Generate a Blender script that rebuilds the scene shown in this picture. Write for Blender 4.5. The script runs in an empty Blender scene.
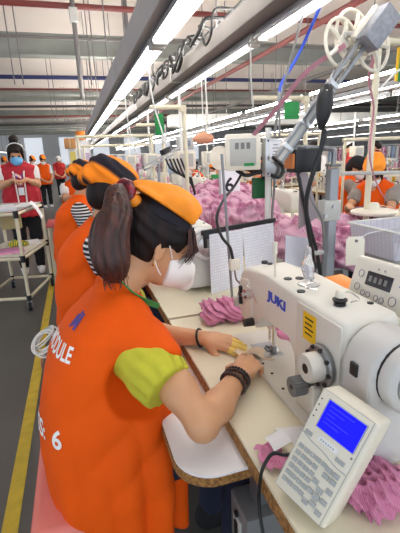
import bpy, bmesh, math, random
import numpy as np
from mathutils import Vector, Matrix, Quaternion
from mathutils.bvhtree import BVHTree

random.seed(7)
rng = np.random.default_rng(7)
SC = bpy.context.scene
COL = SC.collection
V = Vector
PI = math.pi

# ------------------------------------------------------------------ camera
cam_d = bpy.data.cameras.new('camera')
cam = bpy.data.objects.new('camera', cam_d)
COL.objects.link(cam)
cam_d.sensor_fit = 'VERTICAL'
cam_d.sensor_height = 36.0
cam_d.lens = 36.0 * 400.0 / 533.0
cam_d.clip_start = 0.02
cam_d.clip_end = 200
cam.matrix_world = Matrix(((0.95523986, 0.11432127, -0.27285062, 0.0),
                           (-0.29331643, 0.24597007, -0.92383126, 0.0),
                           (-0.03850048, 0.96251201, 0.26849273, 1.40),
                           (0, 0, 0, 1)))
SC.camera = cam

# ------------------------------------------------------------------ world, exposure
W = bpy.data.worlds.new('world')
SC.world = W
W.use_nodes = True
bg = W.node_tree.nodes['Background']
bg.inputs[0].default_value = (0.80, 0.88, 1.0, 1)
bg.inputs[1].default_value = WORLD_STRENGTH = 1.8
SC.view_settings.view_transform = 'Standard'
SC.view_settings.look = 'None'
SC.view_settings.gamma = 1.0
SC.view_settings.use_curve_mapping = False
SC.view_settings.exposure = 0.0
TUBE_EMIT = 12.0
ADDED_UP_EMIT = 75.0  # strength of the added uplight tubes that brighten the ceiling

# ------------------------------------------------------------------ materials
def lin(c):
    o = []
    for v in c:
        v = v / 255.0
        o.append(v / 12.92 if v <= 0.04045 else ((v + 0.055) / 1.055) ** 2.4)
    return (*o, 1.0)

MATS = {}
def mat(name, col, rough=0.5, metal=0.0, var=0.12, vscale=6.0, bump=0.0, bscale=40.0, trans=0.0, emit=0.0,
        col2=None, stretch=None, spec=0.5, sheen=0.0, alpha=1.0):
    if name in MATS:
        return MATS[name]
    m = bpy.data.materials.new(name)
    m.use_nodes = True
    nt = m.node_tree
    b = nt.nodes['Principled BSDF']
    b.inputs['Roughness'].default_value = rough
    b.inputs['Metallic'].default_value = metal
    b.inputs['Specular IOR Level'].default_value = spec
    if sheen:
        b.inputs['Sheen Weight'].default_value = sheen
    if trans:
        b.inputs['Transmission Weight'].default_value = trans
    if alpha < 1:
        b.inputs['Alpha'].default_value = alpha
    c = lin(col)
    if col2 is None:
        f = 1 - var
        c2 = (c[0] * f, c[1] * f, c[2] * f, 1)
    else:
        c2 = lin(col2)
    tc = nt.nodes.new('ShaderNodeTexCoord')
    mp = nt.nodes.new('ShaderNodeMapping')
    nt.links.new(tc.outputs['Object'], mp.inputs[0])
    if stretch:
        mp.inputs['Scale'].default_value = stretch
    nz = nt.nodes.new('ShaderNodeTexNoise')
    nz.inputs['Scale'].default_value = vscale
    nz.inputs['Detail'].default_value = 5
    nt.links.new(mp.outputs[0], nz.inputs['Vector'])
    rp = nt.nodes.new('ShaderNodeValToRGB')
    rp.color_ramp.elements[0].position = 0.35
    rp.color_ramp.elements[1].position = 0.65
    rp.color_ramp.elements[0].color = c2
    rp.color_ramp.elements[1].color = c
    nt.links.new(nz.outputs[0], rp.inputs[0])
    nt.links.new(rp.outputs[0], b.inputs['Base Color'])
    if bump:
        n2 = nt.nodes.new('ShaderNodeTexNoise')
        n2.inputs['Scale'].default_value = bscale
        n2.inputs['Detail'].default_value = 4
        nt.links.new(mp.outputs[0], n2.inputs['Vector'])
        bp = nt.nodes.new('ShaderNodeBump')
        bp.inputs['Strength'].default_value = bump
        bp.inputs['Distance'].default_value = 0.01
        nt.links.new(n2.outputs[0], bp.inputs['Height'])
        nt.links.new(bp.outputs[0], b.inputs['Normal'])
    if emit:
        b.inputs['Emission Color'].default_value = c
        b.inputs['Emission Strength'].default_value = emit
    MATS[name] = m
    return m

def stripe_mat(name, c1, c2, scale, rough=0.9, distort=2.0, axis='X', width=0.5, noise_col=None):
    """cloth or paper with printed lines"""
    if name in MATS:
        return MATS[name]
    m = bpy.data.materials.new(name); m.use_nodes = True
    nt = m.node_tree; b = nt.nodes['Principled BSDF']
    b.inputs['Roughness'].default_value = rough
    tc = nt.nodes.new('ShaderNodeTexCoord')
    wv = nt.nodes.new('ShaderNodeTexWave')
    wv.bands_direction = axis
    wv.inputs['Scale'].default_value = scale
    wv.inputs['Distortion'].default_value = distort
    wv.inputs['Detail'].default_value = 2
    nt.links.new(tc.outputs['Object'], wv.inputs['Vector'])
    rp = nt.nodes.new('ShaderNodeValToRGB')
    rp.color_ramp.elements[0].position = width - 0.15
    rp.color_ramp.elements[1].position = width + 0.15
    rp.color_ramp.elements[0].color = lin(c1)
    rp.color_ramp.elements[1].color = lin(c2)
    nt.links.new(wv.outputs[0], rp.inputs[0])
    if noise_col is not None:
        nz = nt.nodes.new('ShaderNodeTexNoise'); nz.inputs['Scale'].default_value = 14
        r2 = nt.nodes.new('ShaderNodeValToRGB')
        r2.color_ramp.elements[0].position = .45; r2.color_ramp.elements[1].position = .62
        nt.links.new(tc.outputs['Object'], nz.inputs['Vector'])
        nt.links.new(nz.outputs[0], r2.inputs[0])
        mx = nt.nodes.new('ShaderNodeMixRGB')
        nt.links.new(r2.outputs[0], mx.inputs[0])
        nt.links.new(rp.outputs[0], mx.inputs[1])
        mx.inputs[2].default_value = lin(noise_col)
        nt.links.new(mx.outputs[0], b.inputs['Base Color'])
    else:
        nt.links.new(rp.outputs[0], b.inputs['Base Color'])
    MATS[name] = m
    return m

def grid_mat(name, paper, ink, scale=60.0, rough=0.8, trans=0.0, cell=0.5):
    """printed table or plastic grid, lines on a lattice in object space"""
    if name in MATS:
        return MATS[name]
    m = bpy.data.materials.new(name); m.use_nodes = True
    nt = m.node_tree; b = nt.nodes['Principled BSDF']
    b.inputs['Roughness'].default_value = rough
    b.inputs['Transmission Weight'].default_value = trans
    tc = nt.nodes.new('ShaderNodeTexCoord')
    br = nt.nodes.new('ShaderNodeTexBrick')
    br.offset = 0.0
    br.inputs['Scale'].default_value = scale
    br.inputs['Color1'].default_value = lin(paper)
    br.inputs['Color2'].default_value = lin([int(v * .96) for v in paper])
    br.inputs['Mortar'].default_value = lin(ink)
    br.inputs['Mortar Size'].default_value = 0.035
    br.inputs['Brick Width'].default_value = cell
    br.inputs['Row Height'].default_value = 0.3
    nt.links.new(tc.outputs['UV'], br.inputs['Vector'])
    nt.links.new(br.outputs[0], b.inputs['Base Color'])
    MATS[name] = m
    return m

# ------------------------------------------------------------------ object helpers
def tag(o, label=None, cat=None, group=None, kind=None):
    if label: o['label'] = label
    if cat: o['category'] = cat
    if group: o['group'] = group
    if kind: o['kind'] = kind
    return o

def link(o):
    COL.objects.link(o)
    return o

def mw(o):
    m = o.matrix_basis.copy()
    if o.parent:
        m = mw(o.parent) @ m
    return m

def setparent(o, p):
    o.matrix_basis = mw(p).inverted() @ o.matrix_basis
    o.parent = p

def thing(name, label, cat, loc=(0, 0, 0), rotz=0.0, group=None):
    o = bpy.data.objects.new(name, None)
    o.empty_display_size = 0.05
    o.location = loc
    o.rotation_euler = (0, 0, rotz)
    link(o)
    return tag(o, label, cat, group)

def copy_tree(o, parent=None):
    c = o.copy()
    link(c)
    if parent is not None:
        c.parent = parent
    for ch in [x for x in SC.objects if x.parent == o]:
        copy_tree(ch, c)
    return c

def put(root, loc, rotz=0.0, label=None, group=None, scale=None):
    root.location = loc
    root.rotation_euler = (0, 0, rotz)
    if scale: root.scale = (scale,) * 3
    if label: root['label'] = label
    if group: root['group'] = group
    return root

def axis_matrix(z, origin=(0, 0, 0), xhint=None):
    z = V(z).normalized()
    if xhint is None:
        xhint = V((1, 0, 0)) if abs(z.x) < 0.9 else V((0, 1, 0))
    x = V(xhint); x = (x - z * x.dot(z)).normalized()
    y = z.cross(x)
    m = Matrix((x, y, z)).transposed().to_4x4()
    m.translation = V(origin)
    return m

def frame(x, y, origin):
    """matrix whose local X, Y are x, y (orthonormalised) and Z = x cross y"""
    x = V(x).normalized(); y = V(y); y = (y - x * y.dot(x)).normalized()
    m = Matrix((x, y, x.cross(y))).transposed().to_4x4()
    m.translation = V(origin)
    return m

class MB:
    def __init__(self):
        self.bm = bmesh.new()
        self.uv = None
    def _add(self, verts, faces, M=None):
        vs = [self.bm.verts.new((M @ V(v)) if M is not None else v) for v in verts]
        fs = []
        for f in faces:
            try:
                fs.append(self.bm.faces.new([vs[i] for i in f]))
            except ValueError:
                pass
        return vs, fs
    def box(self, c, s, M=None, bev=0.0, seg=2):
        hx, hy, hz = s[0] / 2, s[1] / 2, s[2] / 2
        vs = [(c[0] + a * hx, c[1] + b * hy, c[2] + d * hz) for a in (-1, 1) for b in (-1, 1) for d in (-1, 1)]
        fs = [(0, 1, 3, 2), (4, 6, 7, 5), (0, 4, 5, 1), (2, 3, 7, 6), (0, 2, 6, 4), (1, 5, 7, 3)]
        vs, f = self._add(vs, fs, M)
        if bev:
            es = list({e for x in f for e in x.edges})
            bmesh.ops.bevel(self.bm, geom=es, offset=bev, segments=seg, affect='EDGES', profile=0.5, clamp_overlap=True)
        return self
    def cyl(self, a, b, r, r2=None, seg=16, cap=True):
        r2 = r if r2 is None else r2
        a, b = V(a), V(b)
        M = axis_matrix(b - a)
        x, y = M.col[0].xyz, M.col[1].xyz
        ra, rb = [], []
        for i in range(seg):
            t = 2 * PI * i / seg
            d = x * math.cos(t) + y * math.sin(t)
            ra.append(self.bm.verts.new(a + d * r)); rb.append(self.bm.verts.new(b + d * r2))
        for i in range(seg):
            j = (i + 1) % seg
            self.bm.faces.new((ra[i], ra[j], rb[j], rb[i]))
        if cap:
            self.bm.faces.new(ra[::-1]); self.bm.faces.new(rb)
        return self
    def tube(self, pts, r, seg=8, smooth=0):
        pts = [V(p) for p in pts]
        if smooth:
            pts = catmull(pts, smooth)
        n = len(pts)
        rs = r if isinstance(r, (list, tuple)) else [r] * n
        if len(rs) != n:
            rs = [rs[0] + (rs[-1] - rs[0]) * i / (n - 1) for i in range(n)]
        t0 = (pts[1] - pts[0]).normalized()
        M = axis_matrix(t0)
        nx = M.col[0].xyz
        rings = []
        for i in range(n):
            if i == 0: t = pts[1] - pts[0]
            elif i == n - 1: t = pts[-1] - pts[-2]
            else: t = pts[i + 1] - pts[i - 1]
            t.normalize()
            nx = (nx - t * nx.dot(t)).normalized()
            ny = t.cross(nx)
            rings.append([self.bm.verts.new(pts[i] + (nx * math.cos(2 * PI * k / seg) + ny * math.sin(2 * PI * k / seg)) * rs[i]) for k in range(seg)])
        for i in range(n - 1):
            for k in range(seg):
                j = (k + 1) % seg
                self.bm.faces.new((rings[i][k], rings[i][j], rings[i + 1][j], rings[i + 1][k]))
        self.bm.faces.new(rings[0][::-1]); self.bm.faces.new(rings[-1])
        return self
    def lathe(self, prof, M=None, seg=24):
        rings = []
        for (r, z) in prof:
            ring = []
            for k in range(seg):
                t = 2 * PI * k / seg
                p = V((r * math.cos(t), r * math.sin(t), z))
                ring.append(self.bm.verts.new(M @ p if M is not None else p))
            rings.append(ring)
        for i in range(len(prof) - 1):
            for k in range(seg):
                j = (k + 1) % seg
                self.bm.faces.new((rings[i][k], rings[i][j], rings[i + 1][j], rings[i + 1][k]))
        self.bm.faces.new(rings[0][::-1]); self.bm.faces.new(rings[-1])
        return self
    def ell(self, c, r, M=None, u=16, v=10):
        vs = [(0, 0, 1)]
        for i in range(1, v):
            a = PI * i / v
            for k in range(u):
                t = 2 * PI * k / u
                vs.append((math.sin(a) * math.cos(t), math.sin(a) * math.sin(t), math.cos(a)))
        vs.append((0, 0, -1))
        r = (r, r, r) if not hasattr(r, '__len__') else r
        vs = [(c[0] + p[0] * r[0], c[1] + p[1] * r[1], c[2] + p[2] * r[2]) for p in vs]
        fs = []
        for k in range(u):
            fs.append((0, 1 + k, 1 + (k + 1) % u))
        for i in range(v - 2):
            for k in range(u):
                a = 1 + i * u + k; b = 1 + i * u + (k + 1) % u
                fs.append((a, a + u, b + u, b))
        L = len(vs) - 1
        for k in range(u):
            fs.append((L, 1 + (v - 2) * u + (k + 1) % u, 1 + (v - 2) * u + k))
        self._add(vs, fs, M)
        return self
    def prism(self, poly, h, M=None, bev=0.0, seg=2):
        """poly in local XY, extruded from z=0 to z=h"""
        n = len(poly)
        vs = [(p[0], p[1], 0) for p in poly] + [(p[0], p[1], h) for p in poly]
        fs = [tuple(range(n))[::-1], tuple(range(n, 2 * n))] + [(i, (i + 1) % n, n + (i + 1) % n, n + i) for i in range(n)]
        vs, f = self._add(vs, fs, M)
        if bev:
            es = list({e for x in f[:2] for e in x.edges})
            bmesh.ops.bevel(self.bm, geom=es, offset=bev, segments=seg, affect='EDGES', profile=0.5, clamp_overlap=True)
        return self
    def surf(self, fn, nu, nv, thick=0.0, uv=True):
        """grid surface fn(u, v) -> point; solidified by thick along normals afterwards"""
        g = [[self.bm.verts.new(fn(i / nu, j / nv)) for j in range(nv + 1)] for i in range(nu + 1)]
        lay = self.bm.loops.layers.uv.verify() if uv else None
        fs = []
        for i in range(nu):
            for j in range(nv):
                f = self.bm.faces.new((g[i][j], g[i + 1][j], g[i + 1][j + 1], g[i][j + 1]))
                if uv:
                    for lp, (a, b) in zip(f.loops, ((i, j), (i + 1, j), (i + 1, j + 1), (i, j + 1))):
                        lp[lay].uv = (a / nu, b / nv)
                fs.append(f)
        if thick:
            bmesh.ops.recalc_face_normals(self.bm, faces=fs)
            bmesh.ops.solidify(self.bm, geom=fs, thickness=thick)
        return self
    def build(self, name, m, parent=None, smooth=40, bev=0.0, loc=None, weld=0.0, sub=0):
        bm = self.bm
        if weld:
            bmesh.ops.remove_doubles(bm, verts=bm.verts, dist=weld)
        bmesh.ops.recalc_face_normals(bm, faces=bm.faces)
        me = bpy.data.meshes.new(name)
        if smooth:
            ang = math.radians(smooth)
            for f in bm.faces: f.smooth = True
            for e in bm.edges:
                if len(e.link_faces) == 2 and e.calc_face_angle(0) > ang:
                    e.smooth = False
        bm.to_mesh(me); bm.free()
        if m is not None:
            me.materials.append(m)
        o = bpy.data.objects.new(name, me)
        link(o)
        if loc is not None:
            # put the origin at loc, geometry stays where it is
            me.transform(Matrix.Translation(-V(loc)))
            o.location = loc
        if parent is not None:
            setparent(o, parent)
        if bev:
            md = o.modifiers.new('bevel', 'BEVEL')
            md.width = bev; md.segments = 2; md.limit_method = 'ANGLE'; md.angle_limit = math.radians(35)
        if sub:
            md = o.modifiers.new('sub', 'SUBSURF'); md.levels = sub; md.render_levels = sub
        return o

def catmull(pts, n):
    P = [pts[0] * 2 - pts[1]] + list(pts) + [pts[-1] * 2 - pts[-2]]
    out = []
    for i in range(1, len(P) - 2):
        p0, p1, p2, p3 = P[i - 1], P[i], P[i + 1], P[i + 2]
        for k in range(n):
            t = k / n
            out.append(0.5 * ((2 * p1) + (p2 - p0) * t + (2 * p0 - 5 * p1 + 4 * p2 - p3) * t * t + (3 * p1 - p0 - 3 * p2 + p3) * t ** 3))
    out.append(pts[-1])
    return out

def text_obj(name, s, size, M, m, parent, extrude=0.0006, offset=0.0, align='LEFT', sx=1.0, shear=0.0):
    cu = bpy.data.curves.new(name, 'FONT')
    cu.body = s; cu.size = size; cu.extrude = extrude; cu.offset = offset; cu.align_x = align; cu.shear = shear
    t = bpy.data.objects.new('tmp', cu); link(t)
    dg = bpy.context.evaluated_depsgraph_get()
    me = bpy.data.meshes.new_from_object(t.evaluated_get(dg))
    bpy.data.objects.remove(t)
    me.name = name
    me.transform(M @ Matrix.Diagonal((sx, 1, 1, 1)))
    me.materials.clear(); me.materials.append(m)
    o = bpy.data.objects.new(name, me); link(o)
    if parent: setparent(o, parent)
    return o

# ------------------------------------------------------------------ implicit bodies (smooth unions meshed on a grid)
class Field:
    def __init__(s, lo, hi, res):
        s.lo = np.array(lo, float); s.res = res
        s.n = np.ceil((np.array(hi, float) - s.lo) / res).astype(int) + 1
        s.d = np.full(s.n, 0.06, np.float32)
    def sub(s, lo, hi):
        i0 = np.clip(np.floor((np.array(lo) - s.lo) / s.res).astype(int), 0, s.n)
        i1 = np.clip(np.ceil((np.array(hi) - s.lo) / s.res).astype(int) + 1, 0, s.n)
        if np.any(i1 <= i0): return None
        ax = [s.lo[k] + s.res * np.arange(i0[k], i1[k]) for k in range(3)]
        X, Y, Z = np.meshgrid(*ax, indexing='ij')
        return tuple(slice(i0[k], i1[k]) for k in range(3)), X, Y, Z
    def apply(s, fn, lo, hi, k, op):
        r = s.sub(lo, hi)
        if r is None: return
        sl, X, Y, Z = r
        e = fn(X, Y, Z).astype(np.float32)
        d = s.d[sl]
        if op == 'add':
            if k > 0:
                h = np.clip(0.5 + 0.5 * (d - e) / k, 0, 1)
                s.d[sl] = d * (1 - h) + e * h - k * h * (1 - h)
            else:
                s.d[sl] = np.minimum(d, e)
        elif op == 'cut':
            e = -e
            if k > 0:
                h = np.clip(0.5 - 0.5 * (d - e) / k, 0, 1)
                s.d[sl] = d * (1 - h) + e * h + k * h * (1 - h)
            else:
                s.d[sl] = np.maximum(d, e)
        elif op == 'and':
            s.d[sl] = np.maximum(d, e)
        elif op == 'off':
            s.d[sl] = d + e
    # round cone
    def cone(s, a, b, r1, r2, k=0.02, op='add'):
        a = np.array(a, float); b = np.array(b, float)
        m = max(r1, r2) + k + 0.03
        lo = np.minimum(a, b) - m; hi = np.maximum(a, b) + m
        ab = b - a; L2 = float(ab @ ab) + 1e-12
        def fn(X, Y, Z):
            t = np.clip(((X - a[0]) * ab[0] + (Y - a[1]) * ab[1] + (Z - a[2]) * ab[2]) / L2, 0, 1)
            return np.sqrt((X - a[0] - ab[0] * t) ** 2 + (Y - a[1] - ab[1] * t) ** 2 + (Z - a[2] - ab[2] * t) ** 2) - (r1 + (r2 - r1) * t)
        s.apply(fn, lo, hi, k, op); return s
    def chain(s, pts, rs, k=0.02):
        for i in range(len(pts) - 1):
            s.cone(pts[i], pts[i + 1], rs[i], rs[i + 1], k)
        return s
    # ellipsoid; R: rows = local axes
    def ell(s, c, r, R=None, k=0.02, op='add'):
        c = np.array(c, float); r = np.array(r, float)
        R = np.eye(3) if R is None else np.array(R, float)
        m = max(r) + k + 0.03
        def fn(X, Y, Z):
            x, y, z = X - c[0], Y - c[1], Z - c[2]
            q = [(R[i][0] * x + R[i][1] * y + R[i][2] * z) / r[i] for i in range(3)]
            q2 = [(R[i][0] * x + R[i][1] * y + R[i][2] * z) / r[i] ** 2 for i in range(3)]
            k0 = np.sqrt(q[0] ** 2 + q[1] ** 2 + q[2] ** 2)
            k1 = np.sqrt(q2[0] ** 2 + q2[1] ** 2 + q2[2] ** 2) + 1e-9
            return k0 * (k0 - 1) / k1
        s.apply(fn, c - m, c + m, k, op); return s
    # keep the side of a plane where (p - c).n < 0
    def plane(s, c, nrm, op='and', k=0):
        nrm = np.array(nrm, float); nrm /= np.linalg.norm(nrm)
        def fn(X, Y, Z): return (X - c[0]) * nrm[0] + (Y - c[1]) * nrm[1] + (Z - c[2]) * nrm[2]
        s.apply(fn, s.lo - 1, s.lo + s.n * s.res + 1, k, op); return s
    def stack(s, levels, k=0.02, op='add', pw=2.3):
        """elliptic cross-sections by height: (z, cx, cy, ax, ay)"""
        L = np.array(levels, float); L = L[np.argsort(L[:, 0])]
        def fn(X, Y, Z):
            cx = np.interp(Z, L[:, 0], L[:, 1]); cy = np.interp(Z, L[:, 0], L[:, 2])
            ax = np.interp(Z, L[:, 0], L[:, 3]); ay = np.interp(Z, L[:, 0], L[:, 4])
            q = (np.abs((X - cx) / ax) ** pw + np.abs((Y - cy) / ay) ** pw) ** (1 / pw)
            e = (q - 1) * np.minimum(ax, ay)
            return np.maximum(e, np.maximum(L[0, 0] - Z, Z - L[-1, 0]))
        m = 0.05
        lo = [np.min(L[:, 1] - L[:, 3]) - m, np.min(L[:, 2] - L[:, 4]) - m, L[0, 0] - m]
        hi = [np.max(L[:, 1] + L[:, 3]) + m, np.max(L[:, 2] + L[:, 4]) + m, L[-1, 0] + m]
        s.apply(fn, lo, hi, k, op); return s
    def wobble(s, fn, lo=None, hi=None):
        lo = s.lo - 1 if lo is None else lo
        hi = s.lo + s.n * s.res + 1 if hi is None else hi
        s.apply(fn, lo, hi, 0, 'off'); return s
    def blur(s, it=1):
        for _ in range(it):
            for ax in range(3):
                d = s.d; p = np.concatenate([d.take([0], ax), d, d.take([-1], ax)], ax)
                sl = [slice(None)] * 3
                a = list(sl); a[ax] = slice(0, -2); b = list(sl); b[ax] = slice(2, None)
                s.d = 0.5 * d + 0.25 * (p[tuple(a)] + p[tuple(b)])
        return s
    def mesh(s, name, m, parent=None, relax=1, loc=None):
        d = s.d.copy()
        for ax in range(3):
            sl = [slice(None)] * 3
            for e in (0, -1):
                sl[ax] = e; d[tuple(sl)] = np.maximum(d[tuple(sl)], 0.01)
        ins = d < 0
        c = [ins[i:ins.shape[0] - 1 + i, j:ins.shape[1] - 1 + j, k:ins.shape[2] - 1 + k] for i in (0, 1) for j in (0, 1) for k in (0, 1)]
        cnt = sum(x.astype(np.int8) for x in c)
        act = (cnt > 0) & (cnt < 8)
        idx = np.argwhere(act)
        ids = np.full(act.shape, -1, np.int32)
        ids[act] = np.arange(len(idx))
        offs = [(i, j, k) for i in (0, 1) for j in (0, 1) for k in (0, 1)]
        val = np.stack([d[idx[:, 0] + o[0], idx[:, 1] + o[1], idx[:, 2] + o[2]] for o in offs], 1)
        acc = np.zeros((len(idx), 3)); num = np.zeros(len(idx))
        for a in range(8):
            for b in range(a + 1, 8):
                df = np.abs(np.array(offs[a]) - np.array(offs[b]))
                if df.sum() != 1: continue
                va, vb = val[:, a], val[:, b]
                cr = (va < 0) != (vb < 0)
                t = np.where(cr, va / np.where(cr, va - vb, 1), 0)
                p = np.array(offs[a])[None, :] + (np.array(offs[b]) - np.array(offs[a]))[None, :] * t[:, None]
                acc[cr] += p[cr]; num[cr] += 1
        P = (idx + acc / num[:, None]) * s.res + s.lo
        faces = []
        for ax in range(3):
            o1, o2 = [(1, 2), (2, 0), (0, 1)][ax]
            sl0 = [slice(None)] * 3; sl1 = [slice(None)] * 3
            sl0[ax] = slice(0, -1); sl1[ax] = slice(1, None)
            A = ins[tuple(sl0)]; B = ins[tuple(sl1)]
            e = np.argwhere(A != B)
            ok = (e[:, o1] > 0) & (e[:, o2] > 0) & (e[:, o1] < act.shape[o1]) & (e[:, o2] < act.shape[o2])
            e = e[ok]
            q = []
            for (u, v) in ((0, 0), (1, 0), (1, 1), (0, 1)):
                t = e.copy(); t[:, o1] -= u; t[:, o2] -= v
                q.append(ids[t[:, 0], t[:, 1], t[:, 2]])
            q = np.stack(q, 1)
            fl = A[e[:, 0], e[:, 1], e[:, 2]]
            q[fl] = q[fl][:, ::-1]
            faces.append(q)
        F = np.concatenate(faces, 0)
        F = F[:, ::-1]
        # relax
        for _ in range(relax):
            acc = np.zeros_like(P); n = np.zeros(len(P))
            for a, b in ((0, 1), (1, 2), (2, 3), (3, 0)):
                np.add.at(acc, F[:, a], P[F[:, b]]); np.add.at(n, F[:, a], 1)
                np.add.at(acc, F[:, b], P[F[:, a]]); np.add.at(n, F[:, b], 1)
            P = 0.5 * P + 0.5 * acc / np.maximum(n, 1)[:, None]
        if loc is not None:
            P = P - np.array(loc)
        me = bpy.data.meshes.new(name)
        me.from_pydata(P.tolist(), [], F.tolist())
        me.polygons.foreach_set('use_smooth', np.ones(len(F), bool))
        me.update()
        bm = bmesh.new(); bm.from_mesh(me)
        bmesh.ops.recalc_face_normals(bm, faces=bm.faces)
        bm.to_mesh(me); bm.free()
        me.materials.append(m)
        o = bpy.data.objects.new(name, me); link(o)
        if loc is not None: o.location = loc
        if parent is not None: setparent(o, parent)
        return o

def sumsin(seed, n, fmin, fmax):
    """cheap smooth noise in -1..1"""
    r = np.random.default_rng(seed)
    K = r.normal(size=(n, 3)); K /= np.linalg.norm(K, axis=1)[:, None]
    K *= r.uniform(fmin, fmax, n)[:, None]; ph = r.uniform(0, 6.28, n)
    def fn(X, Y, Z):
        o = 0
        for i in range(n):
            o = o + np.sin(K[i, 0] * X + K[i, 1] * Y + K[i, 2] * Z + ph[i])
        return o / math.sqrt(n) / 1.4
    return fn
# ------------------------------------------------------------------ palette
ORANGE = mat('orange_polyester', (238, 90, 6), .75, var=.08, vscale=5, bump=.12, bscale=90, spec=.2)
ORANGE_SCARF = mat('orange_scarf', (255, 150, 22), .7, var=.14, vscale=16, bump=.15, bscale=120)
NAVY_CLOTH = mat('navy_scarf', (24, 20, 34), .85, var=.3, bump=.15, bscale=120)
LIME = mat('lime_cotton', (200, 196, 54), .85, var=.12, vscale=18, bump=.2, bscale=60)
SKIN = mat('skin', (212, 158, 116), .5, var=.07, vscale=14, bump=.05, bscale=160)
SKIN2 = mat('skin_far', (210, 156, 118), .55, var=.08)
HAIR = mat('dark_hair', (36, 20, 17), .6, var=.5, vscale=40, bump=.35, bscale=80, stretch=(1, 1, .12), col2=(14, 8, 8), spec=.3)
PONY = mat('auburn_hair', (84, 42, 30), .5, var=.5, vscale=60, bump=.4, bscale=90, stretch=(1, 1, .06), col2=(38, 20, 17))
MASKW = mat('white_mask', (246, 240, 234), .8, var=.04, bump=.1, bscale=150)
MASKB = mat('blue_mask', (110, 178, 226), .8, var=.06)
WHITE_PRINT = mat('white_print', (248, 246, 240), .7, var=.02)
BLUE_PRINT = mat('blue_print', (82, 66, 150), .7, var=.05)
GREEN_BAND = mat('green_band', (62, 142, 70), .7, var=.1)
RED_VEST = mat('red_vest', (186, 28, 44), .75, var=.12, bump=.15, bscale=70)
WHITE_CLOTH = mat('white_cloth', (236, 232, 228), .85, var=.08, bump=.15, bscale=50)
BLACK_CLOTH = mat('black_cloth', (22, 21, 25), .85, var=.2, bump=.1, bscale=60)
NAVY_JEANS = mat('navy_jeans', (30, 36, 60), .85, var=.2, vscale=40, bump=.1, bscale=200)
PINK_SEAT = mat('pink_cushion', (226, 130, 118), .8, var=.08, bump=.15, bscale=40)
PINK = stripe_mat('pink_fabric', (196, 130, 158), (234, 198, 212), 45, distort=6, noise_col=(164, 92, 124), width=.42)
PINK2 = stripe_mat('rose_fabric', (192, 112, 146), (212, 142, 172), 90, distort=4)
CONE_PINK = mat('pink_thread', (228, 160, 192), .8, var=.1, vscale=60)
MACH = mat('machine_enamel', (222, 218, 206), .36, var=.03, vscale=3)
MACH2 = mat('machine_cover', (216, 212, 200), .36, var=.03, vscale=3)
MOTOR = mat('motor_plastic', (200, 199, 195), .38, var=.04)
STEEL = mat('brushed_steel', (196, 196, 194), .3, metal=.9, var=.1)
DULL_STEEL = mat('dull_steel', (150, 152, 154), .42, metal=.8, var=.15)
CHROME = mat('chrome', (220, 220, 220), .15, metal=1.0, var=.03)
GREYP = mat('grey_plastic', (120, 120, 118), .5, var=.1)
LGREYP = mat('light_grey_plastic', (186, 186, 180), .5, var=.06)
BLACKP = mat('black_plastic', (20, 20, 22), .45, var=.2)
RUBBER = mat('black_rubber', (16, 16, 17), .7, var=.2)
JUKIBLUE = mat('blue_letters', (20, 70, 190), .4, var=.02)
YELLOWS = mat('yellow_sticker', (238, 190, 20), .6, var=.06)
DARKINK = mat('dark_ink', (60, 46, 20), .7, var=.05)
LAMINATE = mat('cream_laminate', (226, 219, 192), .38, var=.04, vscale=5)
WLAM = mat('white_laminate', (240, 240, 240), .3, var=.02)
PLY = mat('chipboard_edge', (176, 128, 68), .8, var=.3, vscale=120, bump=.3, bscale=300, col2=(110, 74, 36))
BEIGEP = mat('beige_plastic', (228, 222, 204), .45, var=.03)
KEYG = mat('key_grey', (168, 172, 170), .5, var=.04)
KEYD = mat('key_groove', (176, 176, 166), .5, var=.04)
BLUESCREEN = mat('blue_screen', (6, 4, 236), .35, var=.0, emit=.9, spec=.2)
LCD = mat('lcd_dark', (52, 52, 58), .2, var=.1)
PVC = mat('cream_pipe', (222, 214, 186), .45, var=.05)
WPIPE = mat('white_pipe', (226, 226, 220), .4, var=.04)
GREEN_CARD = mat('green_card', (30, 140, 66), .6, var=.06)
ORANGE_TRAY = mat('orange_tray', (250, 148, 52), .45, var=.05)
PAPER = mat('paper', (238, 238, 240), .8, var=.03)
PRINTED = grid_mat('printed_sheet', (240, 240, 244), (214, 214, 224), 6, cell=.35)
PRINTED2 = grid_mat('printed_sheet_fine', (236, 238, 246), (160, 164, 190), 14, cell=.8)
TUBE = mat('lit_tube', (255, 252, 250), .4, var=0, emit=TUBE_EMIT)
ADDED_UPTUBE = mat('added_uplight_tube', (255, 250, 244), .4, var=0, emit=ADDED_UP_EMIT)  # glow for unseen tubes added to light the ceiling
REFL = mat('lamp_reflector', (150, 152, 156), .35, var=.05)
TRUNK2 = mat('trunking_grey_darkened', (126, 120, 116), .55, var=.08, vscale=3)  # trunking grey darkened in the colour to offset strong lamp light
TRUNK = mat('trunking_grey_lightened', (178, 174, 172), .5, var=.08, vscale=3)  # same grey lightened in the colour where only ambient light falls
BLUE_HOSE = mat('blue_hose', (36, 84, 220), .35, var=.05)
RIBBON = mat('pink_ribbon', (188, 132, 146), .7, var=.1, vscale=30)

# ------------------------------------------------------------------ floor, walls, ceiling
CONC = mat('polished_concrete', (92, 92, 88), .30, var=.18, vscale=1.3, bump=.05, bscale=20)
CEILM = mat('ceiling_sheet', (226, 216, 208), .9, var=.06, vscale=.6)
WALLM = mat('far_wall_paint', (222, 224, 226), .8, var=.05, vscale=.5)
YELLOW_LINE = mat('yellow_line', (206, 178, 52), .55, var=.2, vscale=14)

def struct(name, mb, m, **k):
    return tag(mb.build(name, m, **k), kind='structure')

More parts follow.
